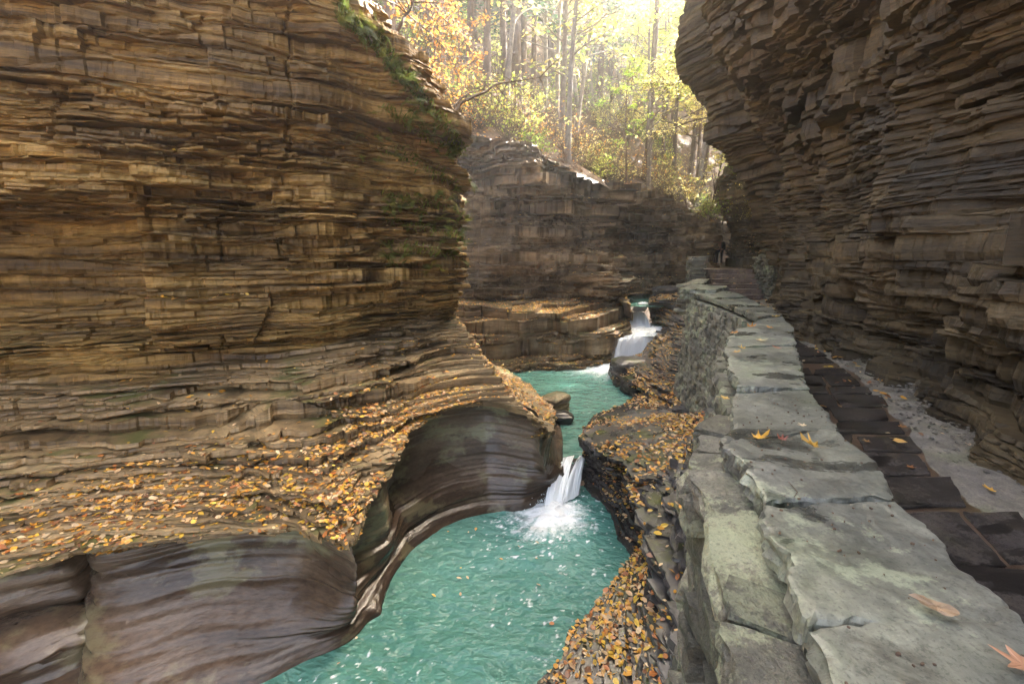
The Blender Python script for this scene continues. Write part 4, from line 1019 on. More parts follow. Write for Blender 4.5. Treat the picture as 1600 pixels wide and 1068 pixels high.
P_, n_ = sample_ledges('left', d_left, rs); add_leaves(P_, n_, .045, .085, 0)
def d_bank(x, y, z):
    cl = fbm(x * 1.3, y * 1.3, z, 202, 4)
    return (520 * np.clip(.55 + 2.4 * cl, .05, 1.7)) * (z > -2.42) * np.where(y > 9, .6, 1)
P_, n_ = sample_ledges('bank', d_bank, rs); add_leaves(P_, n_, .045, .09, 1)
def d_bench(x, y, z):
    cl = fbm(x * .7, y * .7, z, 203, 4)
    return np.where(z < .25, 190 * np.clip(.75 + 1.6 * cl, .1, 1.6), 34 * np.clip(.3 + 2.2 * cl, 0, 1.5)) * (y < 30)
P_, n_ = sample_ledges('bench', d_bench, rs); add_leaves(P_, n_, .06, .11, 2)
def d_knob(x, y, z): return 40 * np.clip(.5 + fbm(x, y, z, 204, 3) * 2, 0, 2)
P_, n_ = sample_ledges('knob', d_knob, rs); add_leaves(P_, n_, .07, .12, 3)
def d_hill(x, y, z):
    return np.where(np.hypot(x, y) < 34, 26, 5) * np.clip(.6 + fbm(x * .5, y * .5, 0, 205, 3) * 1.8, 0.1, 2) * (y > 8) * (np.hypot(x, y) < 60)
P_, n_ = sample_ledges('hill', d_hill, rs); add_leaves(P_, n_, .09, .16, 4)
# far end of the path and the steps
m = 420; yy = rs.uniform(12.5, 20.0, m); t_ = rs.uniform(.05, .95, m)
xx = np.interp(yy, Ys, left[:, 0]) + (np.interp(yy, Ys, right[:, 0]) - np.interp(yy, Ys, left[:, 0])) * t_
zz = np.where(yy > 18.25, .19 * (np.floor((yy - 18.25) / .3) + 1), 0) + .012
add_leaves(np.stack([xx, yy, zz], 1), np.tile((0, 0, 1.), (m, 1)), .07, .11, 5)
m = 60; yy = rs.uniform(3.5, 12, m); xx = np.interp(yy, Ys, right[:, 0]) - .3 - np.abs(rs.normal(0, .45, m))
add_leaves(np.stack([xx, yy, np.full(m, .035)], 1), np.tile((0, 0, 1.), (m, 1)), .06, .10, 6)
# leaves afloat
for (x0, x1, y0, y1, zz, m) in [(-3, 1.0, 3.2, 6.5, ZL, 26)]:
    add_leaves(np.stack([rs.uniform(x0, x1, m), rs.uniform(y0, y1, m), np.full(m, zz + .02)], 1), np.tile((0, 0, 1.), (m, 1)), .05, .08, 7)
# a line of leaves caught on the foot of the sculpted wall
P, n2, sz, yaw, colr, kind, zn = [np.concatenate([a[i] for a in ALL]) for i in range(7)]
def frames(n2, yaw):
    ref = np.stack([np.cos(yaw), np.sin(yaw), 0 * yaw], 1)
    x = ref - n2 * (ref * n2).sum(1)[:, None]; x /= np.linalg.norm(x, axis=1)[:, None]
    return x, np.cross(n2, x)
X_, Y_ = frames(n2, yaw)
dist = np.linalg.norm(P - np.array((0, 0, CAMZ)), axis=1)
# the pieces of each picture-worthy leaf: nearest and inside the view
rel = P - np.array((0, 0, CAMZ)); dep = rel[:, 1] * CP - rel[:, 2] * SP; upc = rel[:, 1] * SP + rel[:, 2] * CP
inv = (dep > .3) & (np.abs(rel[:, 0] / np.maximum(dep, .1)) < 1.1) & (np.abs(upc / np.maximum(dep, .1)) < .74)
score = np.where(inv & (zn < 7), sz / dist * np.clip(n2[:, 2], .2, 1), 0) + 10 * ((zn == 6) | (zn == 7))
top300 = np.argsort(-score)[:270]
ind = np.zeros(len(P), bool); ind[top300] = True
pals = [np.array(c[0]) for c in LCOL]
LM = {}
def leaf_mesh(k, c):
    if (k, c) not in LM:
        V, F = LK[k]; shade = np.ones((8, 1)); shade[[0, 3]] = .82
        me = mesh_np('fallen_leaf', V[:6], F, False, pals[c][None] * shade[:6]); me.materials.append(M['litter']); LM[(k, c)] = me
    return LM[(k, c)]
ZN = {0: 'on the left rock ledge', 1: 'on the dark bank below the stone wall', 2: 'on the far rock bench', 3: 'on the rock knob', 4: 'on the hillside', 5: 'near the stone steps',
      6: 'on the sandy path margin under the overhanging cliff', 7: 'floating on the green lower pool'}
for i in np.nonzero(ind)[0]:
    Mx = Matrix(((X_[i, 0], Y_[i, 0], n2[i, 0], P[i, 0]), (X_[i, 1], Y_[i, 1], n2[i, 1], P[i, 1]), (X_[i, 2], Y_[i, 2], n2[i, 2], P[i, 2]), (0, 0, 0, 1)))
    o = link('fallen_leaf', leaf_mesh(int(kind[i]), int(colr[i])), None)
    o.matrix_world = Mx @ Matrix.Scale(float(sz[i]) * 1.0, 4)
    tag(o, '%s fallen leaf among many %s' % (LCOL[colr[i]][1], ZN[int(zn[i])]), 'leaf', '%s leaves %s' % (LCOL[colr[i]][1], ZN[int(zn[i])]))
for zone, nm in ((0, 'left ledge'), (1, 'creek bank'), (2, 'far bench'), (3, 'rock knob'), (4, 'hillside'), (5, 'far path and steps')):
    Vs, Fs, Cs, b = [], [], [], 0
    for k in range(3):
        s_ = np.nonzero((zn == zone) & (~ind) & (kind == k))[0]
        if not len(s_): continue
        V, F = LK[k]; V = V[:6]
        loc = V[None] * sz[s_][:, None, None]
        Wp = P[s_][:, None] + loc[..., 0:1] * X_[s_][:, None] + loc[..., 1:2] * Y_[s_][:, None] + loc[..., 2:3] * n2[s_][:, None]
        Vs.append(Wp.reshape(-1, 3)); Fs.append((F[None] + (np.arange(len(s_)) * 6)[:, None, None]).reshape(-1, 4) + b); b += len(s_) * 6
        cc = np.array(pals)[colr[s_]] * rs.uniform(.65, 1.15, (len(s_), 1)) ; Cs.append(np.repeat(cc, 6, 0))
    if Vs: link('leaf_litter', mesh_np('leaf_litter', np.concatenate(Vs), np.concatenate(Fs), False, np.concatenate(Cs)), M['litter'], kind='stuff', label='orange and tan leaf litter on the ' + nm)

# the few big leaves on the wall top, each its own shape
def maple(name, col, curl=.25, seed=0):
    r_ = random.Random(seed); pts = []
    lob = [(0, 1.0), (52, .82), (110, .55), (180, .18), (250, .55), (308, .82)]
    for i, (a, r0) in enumerate(lob):
        a2, r2 = lob[(i + 1) % 6]; a2 = a2 if a2 > a else a2 + 360
        pts += [(a - 7, r0 * .78), (a, r0), (a + 7, r0 * .78)]
        pts.append(((a + a2) / 2, .36 if r0 > .5 else .25))
    V = [(0, 0, 0)]
    for a, r_0 in pts:
        r0 = r_0 * r_.uniform(.9, 1.08); x, y = r0 * math.cos(R(a)) * .5, r0 * math.sin(R(a)) * .5
        V.append((x, y, curl * (r0 ** 2) * (.25 + .5 * r_.random())))
    n0 = len(pts); F = [(0, i + 1, (i + 1) % n0 + 1) for i in range(n0)]
    b = len(V); V += [(-.05, .012, .01), (-.05, -.012, .01), (-.62, .0, .10)]; F.append((b, b + 1, b + 2))
    c = np.tile(np.array(col)[None], (len(V), 1)) * np.array([[r_.uniform(.8, 1.15)] for _ in V])
    me = mesh_np(name, V, F, False, c); me.materials.append(M['litter'])
    bm = bmesh.new(); bm.from_mesh(me); bmesh.ops.subdivide_edges(bm, edges=bm.edges[:], cuts=1, use_grid_fill=True); bm.to_mesh(me); bm.free()
    return me
for (px, py, z0, s, rz, c, cu, lb) in [
    (1185, 686, .925, .115, .2, (.66, .36, .04), .5, 'curled orange leaf in the puddle on the wall top, left one of two'),
    (1272, 699, .925, .12, 2.6, (.60, .34, .05), .9, 'curled yellow leaf with upturned ends on the wet wall top'),
    (1222, 688, .915, .07, 1.0, (.20, .05, .03), .6, 'small dark red leaf between the two curled yellow ones'),
    (1461, 950, .925, .062, 2.4, (.34, .23, .14), .3, 'dry tan spotted leaf on the big near wall slab'),
    (1598, 1042, .925, .10, 2.4, (.42, .22, .13), .3, 'pinkish brown leaf cut off by the lower right corner'),
    (1150, 551, .95, .11, .4, (.58, .30, .05), .3, 'orange leaf hanging on the wall slab edge beside the rubble face'),
    (1135, 623, .90, .11, 2.9, (.60, .38, .10), .2, 'flat amber leaf lodged on the creek side of the wall top'),
    (1173, 511, .94, .15, .8, (.55, .24, .04), .6, 'upright orange leaf on the far wall top'),
    (1205, 513, .94, .11, 2.0, (.58, .26, .05), .5, 'second orange leaf to the right on the far wall top'),
    (1187, 532, .94, .17, .1, (.62, .50, .26), .1, 'large pale yellow leaf flat across the wall top'),
    (1160, 545, .94, .10, 1.4, (.65, .42, .10), .4, 'small golden leaf nearest the creek edge of the wall top'),
    (1217, 545, .94, .12, 2.2, (.55, .22, .14), .2, 'pinkish leaf near the path edge of the wall top'),
    (1145, 521, .94, .13, 0.3, (.56, .24, .05), .3, 'rusty leaf on the corner where the wall bends'),
    (1211, 495, .94, .16, .8, (.60, .40, .10), .4, 'yellow leaf on the far wall top by the path'),
    (1255, 666, .97, .06, 1.8, (.66, .52, .32), .1, 'tiny pale leaf at the raised slab joint'),
    (1440, 627, .02, .12, .7, (.62, .24, .04), .6, 'bright orange leaf on the sandy margin close to the cliff'),
    (1480, 648, .03, .14, 1.7, (.64, .40, .05), .4, 'pair-wide yellow leaf on the sandy margin'),
    (1549, 766, .02, .13, 2.7, (.62, .33, .05), .4, 'orange yellow leaf on the margin at the right edge of the picture'),
    (1408, 667, .01, .12, .1, (.45, .20, .06), .2, 'wet orange leaf flat beside the flagstones'),
    (1422, 730, .015, .11, .5, (.36, .15, .06), .1, 'brown wet leaf pressed on a dark flagstone'),
    (1355, 690, .015, .11, 1.5, (.48, .26, .10), .1, 'buff wet leaf on a flagstone near the wall'),
    (1520, 697, .03, .12, 2.2, (.60, .42, .28), .3, 'pale pinkish leaf on the sandy margin'),
    (1388, 556, .05, .14, 2.2, (.60, .36, .05), .4, 'yellow leaf on the margin under the cliff foot'),
    (1395, 603, .03, .14, .2, (.62, .38, .05), .4, 'golden leaf on the margin at the middle of the path'),
    (1375, 595, .03, .13, 1.2, (.58, .30, .05), .3, 'amber leaf on the margin just before the golden one')]:
    p = at(px, py, z=z0)
    lm_ = maple('autumn_leaf', c, cu, int(px))
    if px == 1461:
        th = np.linspace(0, 2 * np.pi, 22, endpoint=False); rq = .5 * (1 + .10 * vn(th * 2.2, 0, 0, 5) + .05 * vn(th * 6, 0, 0, 6)) * (1 + .18 * np.cos(th) ** 8)
        rings = [np.stack([q_ * rq * np.cos(th) * 1.15, q_ * rq * np.sin(th) * .68, .10 * q_ ** 2 * (.6 + .8 * vn(th * 2, q_ * 2, 0, 8)) + .03 * vn(th * 4, q_ * 3, 0, 9)], 1) for q_ in (.02, .35, .7, 1.0)]
        Vq = np.concatenate(rings); i_ = np.arange(88).reshape(4, 22); j_ = np.roll(i_, -1, 1)
        lm_ = mesh_np('autumn_leaf', Vq, np.stack([i_[:-1], j_[:-1], j_[1:], i_[1:]], -1).reshape(-1, 4), False, np.array(c)[None] * (.75 + .35 * vn(Vq[:, 0] * 7, Vq[:, 1] * 7, 0, 3))[:, None]); lm_.materials.append(M['litter'])
    link('autumn_leaf', lm_, None, loc=(p[0], p[1], z0 + .006), rot=(random.uniform(-.1, .1), random.uniform(-.1, .1), rz), scale=s * 1.0, label=lb, cat='leaf')

# grit and a twig on the wall top
gr_ = []; rg = random.Random(41)
for i in range(420):
    s_ = rg.uniform(.2, 6); a_ = wallL(s_); b_ = np.array([np.interp(s_, WS, WC[1, :, 0]), np.interp(s_, WS, WC[1, :, 1])]); q = a_ + (b_ - a_) * (rg.random() ** (1.5 if rg.random() < .6 else .6))
    z_s = rg.uniform(.0018, .006)
    gr_.append((rg.choice(SM), Matrix.LocRotScale(Vector((q[0], q[1], CAPZ + .008)), Euler((0, 0, rg.uniform(0, 6))), Vector((z_s * 1.6, z_s, z_s)))))
join_meshes(gr_, 'grit', M['bark'], kind='stuff', label='tiny dark grit and crumbs on the wall slabs')
p0 = at(1232, 752, z=CAPZ + .012); p1 = at(1246, 768, z=CAPZ + .012); p2 = at(1241, 776, z=CAPZ + .012)

# ================================================================== PLANTS
def tubes(paths, sides=4):
    """list of (points, radii)"""
    Vs, Fs, b = [], [], 0
    for pts, rad in paths:
        pts = np.asarray(pts, float); rad = np.asarray(rad, float); n = len(pts)
        T = np.gradient(pts, axis=0); T /= np.linalg.norm(T, axis=1)[:, None] + 1e-9
        ref = np.array((0.31, .9, .13)); A = np.cross(T, ref); A /= np.linalg.norm(A, axis=1)[:, None] + 1e-9; B = np.cross(T, A)
        an = np.linspace(0, 2 * np.pi, sides, endpoint=False)
        V = pts[:, None] + rad[:, None, None] * (np.cos(an)[None, :, None] * A[:, None] + np.sin(an)[None, :, None] * B[:, None])
        i = np.arange(n * sides).reshape(n, sides); j = np.roll(i, -1, 1)
        Fs.append(np.stack([i[:-1], j[:-1], j[1:], i[1:]], -1).reshape(-1, 4) + b); Vs.append(V.reshape(-1, 3)); b += n * sides
    return np.concatenate(Vs), np.concatenate(Fs)
def leaf_cloud(C, size, cols, r_, flat=0.0, elong=1.7):
    """diamond leaves at the points C"""
    m = len(C); s = size * r_.uniform(.6, 1.3, (m, 1))
    d = r_.normal(0, 1, (m, 3)); d[:, 2] *= (1 - flat); d /= np.linalg.norm(d, axis=1)[:, None]
    e = r_.normal(0, 1, (m, 3)); e[:, 2] *= (1 - flat); e = np.cross(d, e); 
    if flat > 0: e = np.cross(d, np.array((0, 0, 1.)) + r_.normal(0, .3, (m, 3)))
    e /= np.linalg.norm(e, axis=1)[:, None] + 1e-9
    V = np.stack([C - d * s * elong * .5, C + e * s * .5, C + d * s * elong * .5, C - e * s * .5], 1).reshape(-1, 3)
    F = np.arange(m * 4).reshape(m, 4)
    ci = r_.integers(0, len(cols), m); cc = np.array(cols)[ci] * r_.uniform(.75, 1.2, (m, 1))
    return V, F, np.repeat(cc, 4, 0)
YEL = [(.68, .58, .20), (.62, .50, .14), (.72, .66, .32), (.56, .50, .15)]
GRN = [(.24, .38, .05), (.32, .45, .07), (.42, .48, .08), (.20, .32, .05)]
ORG = [(.60, .30, .05), (.55, .22, .04), (.62, .40, .08), (.45, .22, .06)]
YGR = [(.50, .54, .12), (.42, .48, .09), (.64, .58, .15), (.32, .42, .08)]
HEM = [(.06, .12, .055), (.08, .15, .065), (.11, .18, .08), (.05, .10, .055)]
TREES = {}
def tree_meshes(kind, v):
    if (kind, v) in TREES: return TREES[(kind, v)]
    r_ = np.random.default_rng(900 + hash_k[kind] * 10 + v)
    H = {'broad': 15, 'bare': 13, 'hemlock': 20, 'tall': 22, 'young': 6.5}[kind]
    r0 = {'broad': .17, 'bare': .13, 'hemlock': .24, 'tall': .20, 'young': .05}[kind]
    n = 14; t = np.linspace(0, 1, n)
    ph = r_.uniform(0, 6); lean = r_.uniform(-.08, .08, 2) * (1.6 if kind in ('bare', 'young') else .35)
    wob = .02 * H if kind in ('bare', 'broad', 'young') else .004 * H
    trunk = np.stack([lean[0] * H * t + wob * np.sin(t * 5 + ph) * t, lean[1] * H * t + wob * np.cos(t * 4 + ph) * t, H * t - .6], 1)
    paths = [(trunk, r0 * (1 - t) ** .75 + .012 + r0 * .5 * np.exp(-t * 30))]
    pts = []
    if kind == 'hemlock' or kind == 'tall':
        start = .22 if kind == 'hemlock' else .50
        nb = 62 if kind == 'hemlock' else 40
        for i in range(nb):
            q = start + (1 - start) * (i + r_.random()) / nb; a = r_.uniform(0, 6.28)
            L = (H * .19 * (1 - q) ** .7 + .5) * r_.uniform(.6, 1.15)
            b0 = np.array([np.interp(q, t, trunk[:, k]) for k in range(3)]); u = np.linspace(0, 1, 6)
            br = b0 + np.stack([np.cos(a) * L * u, np.sin(a) * L * u, -.30 * L * u ** 1.6 + .08 * L * u], 1)
            paths.append((br, (.05 * (1 - q) + .018) * (1 - u) + .005))
            m = int(26 * L) + 10; uu = r_.random(m) ** .7
            c = b0 + np.stack([np.cos(a) * L * uu, np.sin(a) * L * uu, -.30 * L * uu ** 1.6 + .08 * L * uu], 1)
            c += r_.normal(0, 1, (m, 3)) * np.array((.34, .34, .10)) * (uu[:, None] * .9 + .15)
            pts.append(c)
        for i in range(18):      # dead stubs low down
            q = r_.uniform(.08, start); a = r_.uniform(0, 6.28); L = r_.uniform(.3, 1.6)
            b0 = np.array([np.interp(q, t, trunk[:, k]) for k in range(3)]); u = np.linspace(0, 1, 4)
            paths.append((b0 + np.stack([np.cos(a) * L * u, np.sin(a) * L * u, -.15 * L * u], 1), .02 * (1 - u) + .004))
        C = np.concatenate(pts); V, F, cc = leaf_cloud(C, .16, HEM, r_, flat=.7, elong=2.0)
    else:
        nb = {'broad': 26, 'bare': 26, 'young': 12}[kind]; start = {'broad': .3, 'bare': .3, 'young': .2}[kind]
        for i in range(nb):
            q = start + (1 - start) * (i + r_.random()) / nb * .95; a = r_.uniform(0, 6.28)
            L = H * (.32 if kind != 'young' else .38) * (1 - .6 * q) * r_.uniform(.5, 1.1)
            b0 = np.array([np.interp(q, t, trunk[:, k]) for k in range(3)]); u = np.linspace(0, 1, 8)
            el = r_.uniform(.1, .8); jx, jy = r_.normal(0, .09 * L, 2)
            br = b0 + np.stack([np.cos(a) * L * u + jx * np.sin(u * 4), np.sin(a) * L * u + jy * np.sin(u * 5), el * L * u + .1 * L * np.sin(u * 3)], 1)
            paths.append((br, (r0 * .35 * (1 - q) + .008) * (1 - u) ** .8 + .004))
            for j in range(5 if kind != 'young' else 3):
                w_ = r_.uniform(.25, 1); b1 = np.array([np.interp(w_, u, br[:, k]) for k in range(3)]); a2 = a + r_.normal(0, .9); L2 = L * r_.uniform(.2, .5)
                u2 = np.linspace(0, 1, 5); b2 = b1 + np.stack([np.cos(a2) * L2 * u2, np.sin(a2) * L2 * u2, r_.uniform(-.2, .5) * L2 * u2], 1)
                paths.append((b2, .010 * (1 - u2) + .0035))
                m = {'broad': 34, 'bare': 5, 'young': 16}[kind]
                ww = r_.random(m)[:, None]
                pts.append(b1 + (b2[-1] - b1) * ww + r_.normal(0, 1, (m, 3)) * np.array((.30, .30, .12)) * (L2 * .5 + .15))
        C = np.concatenate(pts)
        V, F, cc = leaf_cloud(C, .145 if kind != 'young' else .10, PALS[v % len(PALS)] if kind != 'bare' else YEL + YGR, r_, flat=.45, elong=1.5)
    tv, tf = tubes(paths, 6 if kind in ('tall', 'hemlock') else 5)
    tm = mesh_np('trunk', tv, tf, True); tm.materials.append(M['bark'] if kind != 'bare' else M['pale_bark'])
    cm = mesh_np('crown', V, F, False, cc); cm.materials.append(M['leaf'])
    TREES[(kind, v)] = (tm, cm, H)
    return TREES[(kind, v)]
hash_k = {'broad': 1, 'bare': 2, 'hemlock': 3, 'tall': 4, 'young': 5}
PALS = [YEL, YGR, GRN, ORG]
hill_dn = hillside
def ground_z(x, y):
    ok, loc, nn, i = hill_dn.ray_cast(Vector((x, y, 150)), Vector((0, 0, -1)))
    return loc.z if ok else None
bpy.context.view_layer.update()
def tree(kind, v, x, y, sc, label, group='trees on the hillside', z=None, lean=(0, 0)):
    if z is None: z = ground_z(x, y)
    if z is None: return None
    tm, cm, H = tree_meshes(kind, v)
    o = empty('tree', (x, y, z), random.uniform(0, 6.28), label=label, cat='tree', group=group)
    o.scale = (sc, sc, sc * random.uniform(.92, 1.1)); o.rotation_euler[0] = lean[0]; o.rotation_euler[1] = lean[1]
    link('trunk', tm, None, o); link('crown', cm, None, o)
    return o
def at_az(px, Y): return (px - 800) / 711.1 * Y * 1.0
# named trunks that stand out
for px, Y, kind, v, sc, lb in [
    (764, 24, 'tall', 0, 1.0, 'straight brown trunked tree, the thicker of the close pair above the far cliff'),
    (790, 25, 'tall', 1, .85, 'straight brown trunked tree, the slimmer of the close pair above the far cliff'),
    (686, 23, 'tall', 2, 1.0, 'broad brown trunk rising just behind the left cliff top'),
    (628, 19, 'tall', 0, 1.1, 'brown tree with a thick trunk nearest the left cliff edge'),
    (831, 30, 'tall', 2, .9, 'grey trunked tree right of the close brown pair'),
    (745, 33, 'tall', 1, .9, 'distant brown trunk just left of the close pair'),
    (866, 27, 'bare', 0, 1.05, 'pale nearly bare tree leaning to the right above the far cliff'),
    (850, 29, 'bare', 1, 1.1, 'second pale bare tree crossing behind the leaning one'),
    (962, 34, 'bare', 2, 1.0, 'pale bare tree in the haze near the middle of the slope'),
    (1000, 38, 'bare', 3, 1.0, 'thin pale bare tree in bright haze'),
    (925, 36, 'hemlock', 0, 1.0, 'dark hazy evergreen behind the bare trees'),
    (1035, 44, 'hemlock', 1, 1.0, 'pale hazy evergreen left of the overhanging cliff')]:
    tree(kind, v, at_az(px, Y * 1.0), Y, sc, lb)
# the rest of the wood
tr = random.Random(12); cntk = {}
words_ = {'broad': ['spreading yellow leaved tree', 'spreading yellow green tree', 'spreading bright green tree', 'spreading orange leaved tree'], 'hemlock': ['dark drooping evergreen'] * 4, 'tall': ['tall straight trunked evergreen'] * 4,
          'bare': ['pale nearly leafless tree'] * 4, 'young': ['young yellow leaved sapling', 'young yellow green sapling', 'young bright green sapling', 'young orange leaved sapling']}
spots = []
def free(x, y, d):
    for a, b in spots:
        if (a - x) ** 2 + (b - y) ** 2 < d * d: return False
    return True
for n_i in range(900):
    if len(spots) > 135: break
    px = tr.uniform(560, 1200); Y = 19 + 61 * tr.random() ** 1.15
    x = at_az(px, Y); dmin = 1.6 + Y * .028
    if not free(x, Y, dmin): continue
    gz = ground_z(x, Y)
    if gz is None or gz < 3.0: continue
    dd = -.63 * (x + 1.5) + .77 * (Y - 18.5)
    if Y < 26: kind = tr.choice(['young', 'young', 'bare', 'young'])
    elif px > 930 and Y > 30: kind = tr.choice(['broad', 'broad', 'hemlock', 'young', 'broad'])
    else: kind = tr.choice(['broad', 'hemlock', 'tall', 'young', 'bare', 'hemlock'])
    v = tr.randrange(4)
    if px > 980: v = tr.choice([0, 0, 1, 1])
    elif px > 760 and v == 3: v = 1
    elif px > 760 and v == 0 and tr.random() < .5: v = 2
    if kind == 'broad' and px < 760: v = tr.choice([1, 2, 3])
    zone_ = 'just above the cliff rim' if Y < 27 else ('halfway up the slope' if Y < 45 else 'high up the hillside')
    spots.append((x, Y))
    side_ = 'behind the left cliff' if px < 740 else ('above the far cliff' if px < 960 else 'beside the hazy opening')
    tree(kind, v, x, Y, tr.uniform(.75, 1.2), '%s %s %s' % (words_[kind][v], zone_, side_), '%s %s %s' % (words_[kind][v], zone_, side_))
for x, y, v in [(19, 40, 0), (16.5, 44, 1), (21, 38, 0), (23.5, 43, 3), (15.2, 41, 0), (20, 49, 1), (25, 33, 0), (26, 28, 1), (18, 37.5, 1), (22, 34.5, 0)]:
    tree('broad', v, x, y, tr.uniform(.85, 1.15), '%s on the right hand hill behind the rock knob' % words_['broad'][v], '%s on the right hand hill' % words_['broad'][v])
for x, y, v in [(17, 26, 0), (18, 23, 1), (19, 29, 0), (20.5, 25.5, 1), (16.8, 21.5, 0), (18.2, 31.5, 1), (16.5, 28.5, 2)]:
    tree('broad', v, x, y, tr.uniform(.8, 1.0), '%s rooted on top of the rock knob' % words_['broad'][v], '%s on top of the rock knob' % words_['broad'][v], z=8.4)
# far wood closing the view
rf = np.random.default_rng(77); C = []
for i in range(420):
    a = rf.uniform(-.5, .85); Y = rf.uniform(80, 150); x = a * Y; z = ground_z(x, Y)
    if z is None: continue
    C.append(np.array((x, Y, z)) + rf.normal(0, 1, (150, 3)) * np.array((2.2, 2.2, 4.5)) + np.array((0, 0, 7)))
V, F, cc = leaf_cloud(np.concatenate(C), .75, YEL + YGR + ORG + HEM, rf, elong=1.3)
link('far_woods', mesh_np('far_woods', V, F, False, cc), M['leaf'], kind='stuff', label='distant autumn woods closing off the top of the gorge')
# brush: tangles of thin brown twigs over the rim
def twig_bush(v, leafy, cols):
    r_ = np.random.default_rng(1200 + v); paths = []; pts = []
    for i in range(26):
        a = r_.uniform(0, 6.28); el = r_.uniform(.25, 1.3); L = r_.uniform(.8, 2.2); u = np.linspace(0, 1, 7)
        bx = r_.normal(0, .12, 2); k1, k2 = r_.normal(0, .25, 2)
        br = np.stack([bx[0] + np.cos(a) * np.cos(el) * L * u + k1 * u ** 2, bx[1] + np.sin(a) * np.cos(el) * L * u + k2 * u ** 2, np.sin(el) * L * u - .35 * L * u ** 2 * (1.2 - el)], 1)
        paths.append((br, .011 * (1 - u) + .003))
        for j in range(3):
            w_ = r_.uniform(.3, .95); b1 = np.array([np.interp(w_, u, br[:, k]) for k in range(3)]); d = r_.normal(0, 1, 3); d[2] = abs(d[2]) * .5; d /= np.linalg.norm(d); L2 = r_.uniform(.2, .6); u2 = np.linspace(0, 1, 4)[:, None]
            paths.append((b1 + d * L2 * u2, .005 * (1 - u2[:, 0]) + .002))
            pts.append(b1 + d * L2 * r_.random((leafy, 1)) + r_.normal(0, .05, (leafy, 3)))
    tv, tf = tubes(paths, 3); a_ = mesh_np('stem', tv, tf); a_.materials.append(M['twig'])
    V, F, cc = leaf_cloud(np.concatenate(pts), .062, cols, r_, flat=.3, elong=1.5); b_ = mesh_np('foliage', V, F, False, cc); b_.materials.append(M['leaf'])
    return a_, b_
BUSH = [twig_bush(0, 3, ORG), twig_bush(1, 2, YEL), twig_bush(2, 7, YGR), twig_bush(3, 9, GRN), twig_bush(4, 5, YEL), twig_bush(5, 1, ORG)]
BW = ['twiggy bush with a few orange leaves', 'bare twiggy bush with scattered yellow leaves', 'yellow green leafy bush', 'bright green leafy bush', 'yellow leafy bush', 'tangle of bare brown brush']
def bush(v, x, y, z, sc, where, rot=None):
    o = empty('bush', (x, y, z - .05), random.uniform(0, 6.28), label='%s %s' % (BW[v], where), cat='bush', group='%s %s' % (BW[v], where))
    if rot: o.rotation_euler[0], o.rotation_euler[1] = rot
    o.scale = (sc,) * 3; link('stem', BUSH[v][0], None, o); link('foliage', BUSH[v][1], None, o); return o
n_b = 0
for i in range(1200):
    if n_b > 165: break
    px = tr.uniform(560, 1120); Y = 15 + 26 * tr.random() ** 1.4; x = at_az(px, Y)
    gz = ground_z(x, Y)
    if gz is None or gz < 2.5: continue
    v = tr.choice([0, 1, 5, 5, 2, 3]) if px < 900 else tr.choice([1, 2, 2, 3, 4, 4])
    bush(v, x, Y, gz, tr.uniform(.7, 1.5), ('low on the slope ' if Y < 24 else 'up the slope ') + ('behind the left cliff' if px < 740 else ('above the far cliff' if px < 960 else 'toward the hazy opening')))
    n_b += 1
# brown brush crowding the rim of the far cliff
HEc = catmull(HE[None], 20)[0]
for i in range(60):
    j = tr.randrange(70, 275); q = HEc[j]; x, y = q[0] - tr.uniform(-.1, 2.2), q[1] + tr.uniform(.1, 2.6)
    gz = ground_z(x, y)
    if gz: bush(tr.choice([5, 5, 0, 1, 5]), x, y, gz, tr.uniform(.7, 1.2), 'crowding the rim of the far cliff')
# plants hanging on the rock knob
def hit(obj, px, py):
    xc, yc = (px - 800) / 711.1, (534 - py) / 711.1
    d = Vector((xc, CP + yc * SP, -SP + yc * CP)).normalized()
    ok, loc, nn, i = obj.ray_cast(Vector((0, 0, CAMZ)), d)
    if not ok: return None, None
    if nn.dot(d) > 0: nn = -nn
    return loc, nn
for i in range(16):
    loc, nn = hit(knob, tr.uniform(1100, 1185), tr.uniform(255, 345))
    if loc: bush(tr.choice([2, 3, 4, 1, 4]), loc.x, loc.y, loc.z, tr.uniform(.5, .9), 'hanging on the rock knob')
# ferns
def fern_mesh(v):
    r_ = np.random.default_rng(1300 + v); V = []; F = []; C = []; b = 0
    for i in range(9):
        a = r_.uniform(0, 6.28); L = r_.uniform(.7, 1.1); up_ = r_.uniform(.3, .8); g = np.array((.13, .19, .045)) * r_.uniform(.6, 1.3) + np.array((.16, .09, 0)) * r_.random() ** 2
        for j in range(11):
            u = (j + 1) / 12; p = np.array((math.cos(a) * L * u, math.sin(a) * L * u, up_ * L * u - .75 * L * u * u)); T = np.array((math.cos(a), math.sin(a), up_ - 1.5 * u)); T /= np.linalg.norm(T)
            s_ = np.cross(T, (0, 0, 1)); s_ /= np.linalg.norm(s_); wd = .26 * L * math.sin(math.pi * (u * .85 + .12))
            for sg in (-1, 1):
                tip = p + s_ * sg * wd + T * .05 * L - np.array((0, 0, .04))
                V += [p - T * .028 * L, p + T * .030 * L, tip]; F.append((b, b + 1, b + 2)); C += [g * .8, g, g * 1.15]; b += 3
    me = mesh_np('fern', V, F, False, np.array(C)); me.materials.append(M['leaf']); return me
FERN = [fern_mesh(i) for i in range(4)]
nf = 0
FL = {60: dict(label='small fern among many on the damp shaded corner face of the left cliff', group='ferns on the damp corner face'), 26: dict(label='fern in the shaggy row along the top left cliff rim', group='ferns on the top rim'),
      30: dict(label='fern among the mossy growth on the sloping left cliff rim', group='ferns on the sloping rim'), 14: dict(label='fern hanging at the outermost tip of the left cliff rim', group='ferns at the rim tip'), 18: dict(label='tiny fern in a seam under the left cliff rim', group='ferns in seams under the rim')}
